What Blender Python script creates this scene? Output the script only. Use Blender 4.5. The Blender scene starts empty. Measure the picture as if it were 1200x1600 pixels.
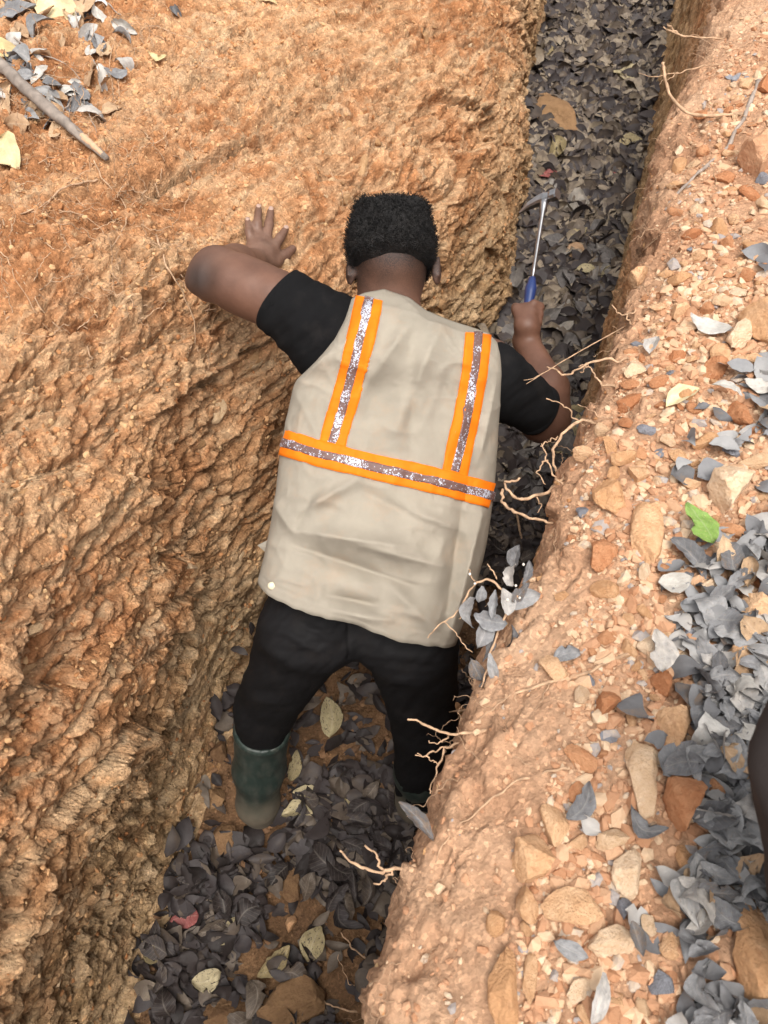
import bpy, bmesh, math, random
import numpy as np
from mathutils import Vector, Matrix
from mathutils.bvhtree import BVHTree

random.seed(11)
rng = np.random.default_rng(7)
scene = bpy.context.scene
COL = scene.collection

# ------------------------------------------------------------------ camera, light, exposure
PITCH = math.radians(55.0)
CAM_Z = 2.4
cam_d = bpy.data.cameras.new('camera')
cam_d.sensor_fit = 'VERTICAL'
cam_d.sensor_height = 32.0
cam_d.sensor_width = 24.0
cam_d.lens = 16.0 / math.tan(math.radians(33.0))
cam_d.clip_start = 0.02
cam_d.clip_end = 500.0
cam_d.dof.use_dof = True
cam_d.dof.focus_distance = 1.8
cam_d.dof.aperture_fstop = 8.0
cam = bpy.data.objects.new('camera', cam_d)
cam.location = (0, 0, CAM_Z)
cam.rotation_euler = (math.pi / 2 - PITCH, 0, 0)
COL.objects.link(cam)
scene.camera = cam

SUN_EL, SUN_AZ = math.radians(68.0), math.radians(172.0)      # azimuth clockwise from +Y
world = bpy.data.worlds.new('World')
scene.world = world
world.use_nodes = True
wn = world.node_tree
wn.nodes.clear()
sky = wn.nodes.new('ShaderNodeTexSky')
sky.sky_type = 'NISHITA'
sky.sun_disc = False
sky.sun_elevation = SUN_EL
sky.sun_rotation = SUN_AZ
sky.air_density = 1.0
sky.dust_density = 6.0
sky.ozone_density = 1.0
hs = wn.nodes.new('ShaderNodeHueSaturation')
hs.inputs['Saturation'].default_value = 0.12
bg = wn.nodes.new('ShaderNodeBackground')
bg.inputs['Strength'].default_value = 0.15
wo = wn.nodes.new('ShaderNodeOutputWorld')
wn.links.new(sky.outputs[0], hs.inputs['Color'])
wn.links.new(hs.outputs[0], bg.inputs[0])
wn.links.new(bg.outputs[0], wo.inputs[0])

sun_d = bpy.data.lights.new('sun', 'SUN')
sun_d.energy = 1.2
sun_d.angle = math.radians(35.0)
sun_d.color = (1.0, 0.93, 0.83)
sun = bpy.data.objects.new('sun', sun_d)
sdir = Vector((math.sin(SUN_AZ) * math.cos(SUN_EL), math.cos(SUN_AZ) * math.cos(SUN_EL), math.sin(SUN_EL)))
sun.rotation_euler = sdir.to_track_quat('Z', 'Y').to_euler()
sun.location = (3, -3, 8)
COL.objects.link(sun)

vs = scene.view_settings
scene.display_settings.display_device = 'sRGB'
vs.view_transform = 'Standard'
vs.look = 'None'
vs.gamma = 1.0
vs.use_curve_mapping = False
vs.exposure = 0.80
try:
    scene.cycles.max_bounces = 8
    scene.cycles.diffuse_bounces = 5
except Exception:
    pass

# ------------------------------------------------------------------ helpers
SP, CP = math.sin(PITCH), math.cos(PITCH)
F_PX = 800.0 / math.tan(math.radians(33.0))

def ray(u, v):
    x = (u - 600.0) / F_PX
    y = -(v - 800.0) / F_PX
    return np.array([x, CP + y * SP, -SP + y * CP])

def P(u, v, t):
    """point at depth t (along the optical axis) on the sight line of photo pixel (u, v)"""
    return np.array([0, 0, CAM_Z]) + t * ray(u, v)

def tag(o, label=None, cat=None, group=None, kind=None):
    if label: o['label'] = label
    if cat: o['category'] = cat
    if group: o['group'] = group
    if kind: o['kind'] = kind
    return o

def mesh_np(name, V, Fq=None, Ft=None, mat=None, smooth=True):
    me = bpy.data.meshes.new(name)
    V = np.asarray(V, dtype=np.float32)
    parts, starts, totals = [], [], []
    pos = 0
    for F, k in ((Fq, 4), (Ft, 3)):
        if F is not None and len(F):
            F = np.asarray(F, dtype=np.int32).reshape(-1, k)
            parts.append(F.ravel())
            starts.append(pos + np.arange(len(F)) * k)
            totals.append(np.full(len(F), k))
            pos += len(F) * k
    L = np.concatenate(parts); S = np.concatenate(starts); T = np.concatenate(totals)
    me.vertices.add(len(V)); me.vertices.foreach_set('co', V.ravel())
    me.loops.add(len(L)); me.loops.foreach_set('vertex_index', L.astype(np.int32))
    me.polygons.add(len(S)); me.polygons.foreach_set('loop_start', S.astype(np.int32))
    try:
        me.polygons.foreach_set('loop_total', T.astype(np.int32))
    except Exception:
        pass
    me.polygons.foreach_set('use_smooth', np.full(len(S), bool(smooth)))
    me.update(calc_edges=True)
    me.validate()
    if mat is not None: me.materials.append(mat)
    return me

def set_attr(me, name, vals):
    a = me.attributes.new(name, 'FLOAT', 'POINT')
    a.data.foreach_set('value', np.asarray(vals, dtype=np.float32))

def link(name, me, parent=None, loc=None):
    o = bpy.data.objects.new(name, me)
    COL.objects.link(o)
    if loc is not None: o.location = loc
    if parent is not None: o.parent = parent
    return o

def empty(name, loc):
    o = bpy.data.objects.new(name, None)
    o.empty_display_size = 0.05
    o.location = loc
    COL.objects.link(o)
    return o

# ---- noise
def _hash(ix, iy, seed):
    a = (ix.astype(np.int64) * 374761393 + iy.astype(np.int64) * 668265263 + seed * 974634777) & 0xffffffff
    a = ((a ^ (a >> 13)) * 1274126177) & 0xffffffff
    a = ((a ^ (a >> 16)) * 2246822519) & 0xffffffff
    a = a ^ (a >> 15)
    return (a & 0xffffff) / float(0x1000000)

def vnoise(x, y, seed=0):
    ix, iy = np.floor(x), np.floor(y)
    fx, fy = x - ix, y - iy
    fx = fx * fx * fx * (fx * (fx * 6 - 15) + 10); fy = fy * fy * fy * (fy * (fy * 6 - 15) + 10)
    a, b = _hash(ix, iy, seed), _hash(ix + 1, iy, seed)
    c, d = _hash(ix, iy + 1, seed), _hash(ix + 1, iy + 1, seed)
    return (a + (b - a) * fx + (c - a) * fy + (a - b - c + d) * fx * fy) * 2 - 1

def fbm(x, y, octv=4, seed=0, gain=0.5):
    s, a, t = 0.0, 1.0, 0.0
    for k in range(octv):
        c, sn = math.cos(0.6 * k + 0.3), math.sin(0.6 * k + 0.3)
        xr, yr = x * c - y * sn, x * sn + y * c
        s = s + a * vnoise(xr * 2 ** k + 17.3 * k, yr * 2 ** k - 9.1 * k, seed + k); t += a; a *= gain
    return s / t

def facets(x, y, seed, tilt=1.0):
    """chipped planes: every Voronoi cell is a plane of its own height and tilt"""
    ix, iy = np.floor(x), np.floor(y)
    best = np.full(x.shape, 1e9); sec = np.full(x.shape, 1e9); val = np.zeros(x.shape)
    for dx in (-1, 0, 1):
        for dy in (-1, 0, 1):
            cx, cy = ix + dx, iy + dy
            px = cx + 0.1 + 0.8 * _hash(cx, cy, seed); py = cy + 0.1 + 0.8 * _hash(cx, cy, seed + 1)
            ex, ey = x - px, y - py
            d = ex * ex + ey * ey
            h = (_hash(cx, cy, seed + 2) - 0.5) + tilt * ((_hash(cx, cy, seed + 3) - 0.5) * ex + (_hash(cx, cy, seed + 4) - 0.5) * ey)
            m = d < best
            sec = np.where(m, best, np.minimum(sec, d))
            val = np.where(m, h, val); best = np.where(m, d, best)
    return val, np.sqrt(sec) - np.sqrt(best)

# ---- materials
class NT:
    def __init__(self, name):
        self.m = bpy.data.materials.new(name); self.m.use_nodes = True
        self.t = self.m.node_tree; self.n = self.t.nodes
        self.b = self.n['Principled BSDF']
    def new(self, typ, **kw):
        n = self.n.new('ShaderNode' + typ)
        for k, v in kw.items(): setattr(n, k, v)
        return n
    def l(self, a, b): self.t.links.new(a, b)
    def coord(self, kind='Object', scale=(1, 1, 1), rot=(0, 0, 0)):
        c = self.new('TexCoord'); mp = self.new('Mapping')
        mp.inputs['Scale'].default_value = scale; mp.inputs['Rotation'].default_value = rot
        self.l(c.outputs[kind], mp.inputs['Vector']); return mp.outputs[0]
    def noise(self, vec, scale, detail=4, rough=0.55, dist=0.0):
        n = self.new('TexNoise'); n.inputs['Scale'].default_value = scale
        n.inputs['Detail'].default_value = detail; n.inputs['Roughness'].default_value = rough
        n.inputs['Distortion'].default_value = dist
        if vec is not None: self.l(vec, n.inputs['Vector'])
        return n.outputs['Fac']
    def voro(self, vec, scale, out='Distance', feature='F1'):
        n = self.new('TexVoronoi', feature=feature); n.inputs['Scale'].default_value = scale
        if vec is not None: self.l(vec, n.inputs['Vector'])
        return n.outputs[out]
    def ramp(self, fac, stops, interp='LINEAR'):
        r = self.new('ValToRGB'); e = r.color_ramp.elements; r.color_ramp.interpolation = interp
        while len(e) < len(stops): e.new(0.5)
        for el, (p, c) in zip(e, stops):
            el.position = p; el.color = (c[0], c[1], c[2], 1) if len(c) >= 3 else (c[0],) * 3 + (1,)
        self.l(fac, r.inputs['Fac']); return r.outputs['Color']
    def mix(self, fac, a, b, blend='MIX'):
        m = self.new('Mix', data_type='RGBA', blend_type=blend)
        for s, v in ((0, fac), (6, a), (7, b)):
            if isinstance(v, (int, float)): m.inputs[s].default_value = v
            elif isinstance(v, tuple): m.inputs[s].default_value = (*v, 1)
            else: self.l(v, m.inputs[s])
        return m.outputs[2]
    def math(self, op, a, b=0.0):
        m = self.new('Math', operation=op)
        for i, v in enumerate((a, b)):
            if isinstance(v, (int, float)): m.inputs[i].default_value = v
            else: self.l(v, m.inputs[i])
        return m.outputs[0]
    def attr(self, name): 
        a = self.new('Attribute'); a.attribute_name = name; return a.outputs['Fac']
    def bump(self, h, strength=0.5, dist=0.004, prev=None):
        b = self.new('Bump'); b.inputs['Strength'].default_value = strength; b.inputs['Distance'].default_value = dist
        self.l(h, b.inputs['Height'])
        if prev is not None: self.l(prev, b.inputs['Normal'])
        self.l(b.outputs[0], self.b.inputs['Normal']); return b.outputs[0]
    def done(self, col=None, rough=0.9, spec=0.2):
        if col is not None:
            if isinstance(col, tuple): self.b.inputs['Base Color'].default_value = (*col, 1)
            else: self.l(col, self.b.inputs['Base Color'])
        if isinstance(rough, (int, float)): self.b.inputs['Roughness'].default_value = rough
        else: self.l(rough, self.b.inputs['Roughness'])
        self.b.inputs['Specular IOR Level'].default_value = spec
        return self.m

def soil(name, stops, tint_lo=0.72, tint_hi=1.2, patch=2.2, wall=False):
    k = NT(name)
    v = k.coord('Object')
    n1 = k.noise(v, patch, 6, 0.6, 0.6)
    c = k.ramp(n1, stops)
    if wall:     # soil layers: red-orange weathered soil above, yellow-brown clay below
        sep = k.new('SeparateXYZ'); k.l(v, sep.inputs[0])
        zz = k.math('ADD', sep.outputs[2], k.math('MULTIPLY', k.math('SUBTRACT', k.noise(v, 1.6, 4), 0.5), 1.1))
        f = k.ramp(zz, [(0.35, (0, 0, 0)), (0.95, (1, 1, 1))])
        low = k.ramp(n1, [(0.3, (0.28, 0.165, 0.078)), (0.5, (0.385, 0.245, 0.125)), (0.7, (0.50, 0.345, 0.195))])
        c = k.mix(f, low, c)
        ch = k.attr('chunk')      # every chip of clay has its own tone
        c = k.mix(k.ramp(ch, [(0.50, (0, 0, 0)), (0.85, (0.42,) * 3)]), c, (0.60, 0.40, 0.235))
        c = k.mix(k.ramp(ch, [(0.15, (0.42,) * 3), (0.48, (0, 0, 0))]), c, (0.25, 0.115, 0.050))
        c = k.mix(k.math('MULTIPLY', k.attr('fresh'), 0.42), c, (0.60, 0.44, 0.27))
        st = k.coord('Object', (3.0, 7.0, 26.0), (math.radians(-22), 0, 0))
        pale = k.ramp(k.noise(st, 1.6, 5, 0.62), [(0.60, (0, 0, 0)), (0.72, (1, 1, 1))])
        c = k.mix(k.math('MULTIPLY', pale, 0.55), c, (0.58, 0.43, 0.26))
        rust = k.ramp(k.noise(v, 5.5, 5, 0.6), [(0.56, (0, 0, 0)), (0.70, (1, 1, 1))])
        c = k.mix(k.math('MULTIPLY', rust, 0.45), c, (0.33, 0.135, 0.055))
        pl_ = k.ramp(k.noise(v, 9, 6, 0.68), [(0.57, (0, 0, 0)), (0.66, (1, 1, 1))])
        c = k.mix(k.math('MULTIPLY', pl_, 0.45), c, (0.60, 0.44, 0.28))
    n2 = k.noise(v, 34, 6, 0.65)
    g = k.ramp(n2, [(0.28, (tint_lo,) * 3), (0.72, (tint_hi,) * 3)])
    c = k.mix(1.0, c, g, 'MULTIPLY')
    cell = k.voro(v, 170, 'Color')
    sp = k.new('SeparateColor'); k.l(cell, sp.inputs[0])
    g2 = k.ramp(sp.outputs[0], [(0.0, (0.80,) * 3), (0.8, (1.05,) * 3), (1.0, (1.35,) * 3)])
    c = k.mix(1.0, c, g2, 'MULTIPLY')
    h1 = k.noise(v, 90, 7, 0.72)
    h2 = k.voro(v, 150, 'Distance')
    hh = k.math('ADD', h1, k.math('MULTIPLY', h2, 0.35))
    k.bump(hh, 1.0, 0.009 if wall else 0.006)
    return k.done(c, 0.95, 0.12)

M_WALL = soil('clay_wall', [(0.28, (0.33, 0.135, 0.054)), (0.44, (0.45, 0.205, 0.090)), (0.58, (0.56, 0.31, 0.158)), (0.76, (0.40, 0.168, 0.070))], 0.60, 1.30, wall=True)
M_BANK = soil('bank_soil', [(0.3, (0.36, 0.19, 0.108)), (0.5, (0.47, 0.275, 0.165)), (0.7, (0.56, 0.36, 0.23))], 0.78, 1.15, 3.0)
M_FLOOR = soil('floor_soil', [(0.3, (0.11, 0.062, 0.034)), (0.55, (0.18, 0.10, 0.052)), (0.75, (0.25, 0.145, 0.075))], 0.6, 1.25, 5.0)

# ------------------------------------------------------------------ terrain: one sheet with the trench cut into it
def pl(Y, pts):
    p = np.array(pts, float); return np.interp(Y, p[:, 0], p[:, 1])

LF = [(-3, -1.2), (0.14, -0.665), (0.515, -0.60), (0.873, -0.515), (1.1, -0.44), (1.73, -0.05), (2.2, 0.24), (2.65, 0.50), (3.04, 0.60), (4.0, 0.72), (5.39, 1.0), (9, 1.9)]
LT = [(-3, -1.1), (0.0, -0.86), (0.645, -0.74), (1.24, -0.76), (1.79, -0.66), (2.6, -0.50), (3.2, -0.32), (4.0, -0.02), (5.4, 0.40), (9, 1.4)]
RF = [(-3, -0.5), (0.14, 0.09), (0.6, 0.27), (1.0, 0.42), (1.5, 0.60), (2.33, 0.87), (3.18, 1.15), (5.93, 1.92), (9, 2.9)]
RT = [(-3, -1.15), (-0.6, -0.28), (0.04, -0.05), (0.238, 0.017), (0.38, 0.085), (0.578, 0.165), (0.737, 0.255), (1.08, 0.42), (1.48, 0.56), (1.78, 0.655), (2.07, 0.77), (2.84, 1.10), (4.5, 1.72), (9, 3.3)]
ZL, ZR = 1.30, 1.25

def smooth1(a, n, axis=0):
    k = np.exp(-0.5 * (np.arange(-3 * n, 3 * n + 1) / n) ** 2); k /= k.sum()
    return np.apply_along_axis(lambda r: np.convolve(np.pad(r, 3 * n, mode='edge'), k, mode='valid'), axis, a)

def build_terrain():
    rows = np.concatenate([[-40, -25, -14, -8, -5, -4, -3.2, -2.6, -2.2], np.arange(-1.8, -0.2, 0.06),
                           np.arange(-0.2, 2.9, 0.0052), np.arange(2.9, 4.2, 0.009), np.arange(4.2, 6.8, 0.016),
                           np.arange(6.8, 8.6, 0.08), [9, 9.6, 10.5, 12, 15, 20, 28, 40]])
    fine = np.arange(-4, 11, 0.02)
    lf, lt, rf, rt = [np.interp(rows, fine, smooth1(pl(fine, q), 5)) for q in (LF, LT, RF, RT)]
    rt = rt + 0.022 * fbm(rows * 3.1, rows * 0 + 3.3, 4, 91) + 0.010 * fbm(rows * 16, rows * 0 + 7.7, 3, 93)
    lt = lt + 0.05 * fbm(rows * 1.7, rows * 0 + 1.3, 4, 95)
    k = np.clip((rows + 2.5) / 0.8, 0, 1) * np.clip((9.4 - rows) / 0.9, 0, 1); k = k * k * (3 - 2 * k)
    q = np.concatenate([[40, 25, 15, 9, 6, 4, 2.8, 2.1, 1.7, 1.45], np.linspace(1.28, 0.012, 170)])
    tau = np.linspace(1, 0, 330); s = 1 - (1 - tau) ** 1.4
    g = 0.10 * s + 0.90 * s ** 5
    fl = np.linspace(0, 1, 74)[1:-1]
    s2 = np.linspace(0, 1, 80)
    d = np.concatenate([np.linspace(0.004, 1.08, 235), [1.25, 1.5, 1.9, 2.5, 3.5, 5, 8, 14, 24, 40]])
    n_top, n_w, n_f, n_r, n_b = len(q), len(s), len(fl), len(s2), len(d)
    R = len(rows)
    o = np.ones((R, 1))
    X = np.concatenate([lt[:, None] - q, lf[:, None] + (lt - lf)[:, None] * g, lf[:, None] + (rf - lf)[:, None] * fl,
                        rf[:, None] + (rt - rf)[:, None] * s2, rt[:, None] + d], 1)
    zt = ZL + 0.05 * np.minimum(q, 6) + 0.0 * q
    zb = ZR + 0.075 * (1 - np.exp(-d / 0.10)) + 0.085 * np.minimum(d, 4)
    Z = np.concatenate([o * zt, o * (ZL * s), o * (0.02 + 0.05 * (2 * fl - 1) ** 4), o * (ZR * s2), o * zb], 1)
    # spoil on the far right climbs a little more, as in the photograph's top right corner
    iw, ifl, ir, ib = n_top, n_top + n_w, n_top + n_w + n_f, n_top + n_w + n_f + n_r
    Zs, Xs = smooth1(Z, 5, 1), smooth1(X, 5, 1)
    lo, hi = 40, X.shape[1] - 40
    Z[:, lo:hi], X[:, lo:hi] = Zs[:, lo:hi], Xs[:, lo:hi]
    Z = ZL - (ZL - Z) * k[:, None] if False else np.where(Z < ZL, ZL - (ZL - Z) * k[:, None], Z)
    Y = rows[:, None] * np.ones((1, X.shape[1]))
    # local shape: hollow by the elbow, bulge behind the head
    # normals of the smooth sheet
    def grad(A, ax): return np.gradient(A, axis=ax)
    tu = np.stack([grad(X, 1), grad(Y, 1), grad(Z, 1)], -1); tv = np.stack([grad(X, 0), grad(Y, 0), grad(Z, 0)], -1)
    N = np.cross(tu, tv); N /= np.linalg.norm(N, axis=-1, keepdims=True) + 1e-9
    w = np.cumsum(np.sqrt(np.diff(X, axis=1, prepend=X[:, :1]) ** 2 + np.diff(Z, axis=1, prepend=Z[:, :1]) ** 2), 1)
    w = -(w - w[:, iw:iw + 1])                     # w < 0 going down the wall
    wx, wy = Y + 0.05 * fbm(Y * 3, w * 3, 3, 5), w + 0.05 * fbm(Y * 3 + 40, w * 3, 3, 6)
    a = math.radians(-24); ca, sa = math.cos(a), math.sin(a)
    p, r = wx * ca + wy * sa, -wx * sa + wy * ca
    f1, e1 = facets(p / 0.17, r / 0.080, 21, 1.2)
    f2, e2 = facets(p / 0.062, r / 0.040, 31, 1.6)
    f3, e3 = facets(wx / 0.024, wy / 0.019, 41, 1.8)
    f4, e4 = facets(p / 0.42, r / 0.16, 51, 1.3)
    b1 = fbm(Y * 2.2, w * 2.2, 4, 61)
    hi_n = fbm(Y * 38, w * 38, 3, 71)
    f5, e5 = facets(wx / 0.045, wy / 0.036, 55, 1.9)
    wallD = (0.055 * b1 + 0.046 * f4 + 0.022 * f1 + 0.013 * f2 + 0.0115 * f5 + 0.0085 * f3 + 0.006 * hi_n
             - 0.010 * np.exp(-e1 * 14) - 0.006 * np.exp(-e2 * 12) - 0.004 * np.exp(-e5 * 9))
    # pick strokes: one-sided gouges along the digging direction
    gr = np.random.default_rng(17)
    gd = np.zeros_like(wallD)
    for i in range(520):
        y0, w0 = gr.uniform(-0.2, 3.6), -gr.uniform(0.0, 1.7)
        an = math.radians(-26 + 13 * gr.normal() - (12 if y0 < 0.9 else 0)); L_ = gr.uniform(0.05, 0.20) * (1 if i % 3 else 1.8); wd = gr.uniform(0.012, 0.036); dp = gr.uniform(0.45, 0.9) * wd * 1.1
        m = np.where((np.abs(Y - y0) < 0.42) & (np.abs(w - w0) < 0.42))
        a_, b_ = wx[m] - y0, wy[m] - w0
        pa, ra = a_ * math.cos(an) + b_ * math.sin(an), -a_ * math.sin(an) + b_ * math.cos(an)
        ra = ra + 0.005 * vnoise(pa * 13, ra * 10, i) + 0.0012 * vnoise(pa * 60, ra * 60, i + 3)
        win = np.clip((L_ - np.abs(pa)) / (0.25 * L_), 0, 1)
        saw = np.where((ra > 0) & (ra < wd), 1 - ra / wd, np.where((ra <= 0) & (ra > -0.12 * wd), 1 + ra / (0.12 * wd), 0))
        gd[m] = np.maximum(gd[m], dp * saw * win)
    wallD = wallD - gd
    rough = np.clip(0.66 + 1.2 * fbm(Y * 1.9 + 9, w * 1.9, 3, 77), 0.2, 1.15)
    wallD = wallD * (0.45 + 0.55 * rough)
    topD = 0.034 * b1 + 0.020 * fbm(Y * 9, w * 9, 4, 63) + 0.013 * f3 + 0.019 * f5 + 0.014 * f2 + 0.007 * hi_n
    lip = np.clip(1 - (X - rt[:, None]) / 0.12, 0, 1)
    bankD = (0.020 + 0.02 * lip) * b1 + lip * (0.022 * f5 + 0.016 * f2) + 0.016 * fbm(Y * 8, w * 8, 4, 64) + 0.0055 * f3 * np.clip(fbm(Y * 6, w * 6, 2, 66) + 0.5, 0, 1) + 0.005 * f2 + 0.0022 * hi_n
    floorD = 0.018 * b1 + 0.012 * f2 + 0.005 * f3
    rwD = 0.030 * b1 + 0.022 * f1 + 0.012 * f2 + 0.006 * f3
    cols = np.arange(X.shape[1])
    def band(i0, i1, f): return np.clip((cols - i0) / f + 0.5, 0, 1) * np.clip((i1 - cols) / f + 0.5, 0, 1)
    W = [band(-99, iw - 8, 50), band(iw - 8, ifl, 50), band(ifl, ir, 24), band(ir, ib, 24), band(ib, 9999, 24)]
    tot = sum(W)
    D = sum(wi / tot * di for wi, di in zip(W, (topD, wallD, floorD, rwD, bankD)))
    calm = np.clip((1.28 - np.abs(np.where(cols[None, :] < iw, lt[:, None] - X, 0))) / 0.25, 0, 1) * np.clip((1.06 - np.where(cols[None, :] >= ib, X - rt[:, None], 0)) / 0.25, 0, 1)
    D = D * calm + (1 - calm) * 0.02 * b1
    far = np.clip((rows + 2.5) / 1, 0, 1) * np.clip((9.0 - rows) / 1, 0, 1)
    D = D * (0.25 + 0.75 * far[:, None])
    X, Y, Z = X + N[..., 0] * D, Y + N[..., 1] * D, Z + N[..., 2] * D
    V = np.stack([X, Y, Z], -1)
    chunk = np.clip(0.5 + 0.28 * f1 + 0.45 * f5 + 0.20 * f2 + 0.25 * f3 + 0.35 * fbm(Y * 3.5, w * 3.5, 3, 123), 0, 1)
    fresh = np.clip(gd / 0.016, 0, 1)
    def piece(name, c0, c1, mat):
        sub = V[:, c0:c1 + 1]
        nr, nc = sub.shape[:2]
        idx = np.arange(nr * nc).reshape(nr, nc)
        Fq = np.stack([idx[:-1, :-1], idx[:-1, 1:], idx[1:, 1:], idx[1:, :-1]], -1).reshape(-1, 4)
        me = mesh_np(name, sub.reshape(-1, 3), Fq, None, mat, smooth=True)
        set_attr(me, 'chunk', chunk[:, c0:c1 + 1].ravel()); set_attr(me, 'fresh', fresh[:, c0:c1 + 1].ravel())
        return tag(link(name, me), kind='structure')
    T = {}
    T['wall'] = piece('trench_wall', 10, ifl + 4, M_WALL)
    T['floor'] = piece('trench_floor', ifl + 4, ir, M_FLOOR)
    T['rwall'] = piece('trench_side', ir, ib - 12, M_WALL)
    T['bank'] = piece('earth_bank', ib - 12, X.shape[1] - 11, M_BANK)
    T['ground_l'] = piece('ground', 0, 10, M_BANK)
    T['ground_r'] = piece('ground', X.shape[1] - 11, X.shape[1] - 1, M_BANK)
    # coarse copy for ray casts
    rsel = np.arange(30, R - 12, 3); csel = np.arange(8, X.shape[1] - 8, 3)
    S = V[np.ix_(rsel, csel)]
    nr, nc = S.shape[:2]; idx = np.arange(nr * nc).reshape(nr, nc)
    Fq = np.stack([idx[:-1, :-1], idx[:-1, 1:], idx[1:, 1:], idx[1:, :-1]], -1).reshape(-1, 4)
    bvh = BVHTree.FromPolygons(S.reshape(-1, 3).tolist(), Fq.tolist())
    T['lims'] = (lambda Yq: (np.interp(Yq, rows, lf), np.interp(Yq, rows, rf), np.interp(Yq, rows, rt), np.interp(Yq, rows, lt)))
    return T, bvh

T, BVH = build_terrain()

def hit(u, v):
    """terrain point, normal and depth on the sight line of photo pixel (u, v)"""
    d = Vector(ray(u, v)); L = d.length
    loc, nor, i, dist = BVH.ray_cast(Vector((0, 0, CAM_Z)), d / L, 60)
    if loc is None: return None
    if nor.dot(d) > 0: nor = -nor
    return loc, nor, dist / L

def down(x, y, z0=3.0):
    loc, nor, i, dist = BVH.ray_cast(Vector((x, y, z0)), Vector((0, 0, -1)), 10)
    if loc is None: return None
    if nor.z < 0: nor = -nor
    return loc, nor

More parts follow.
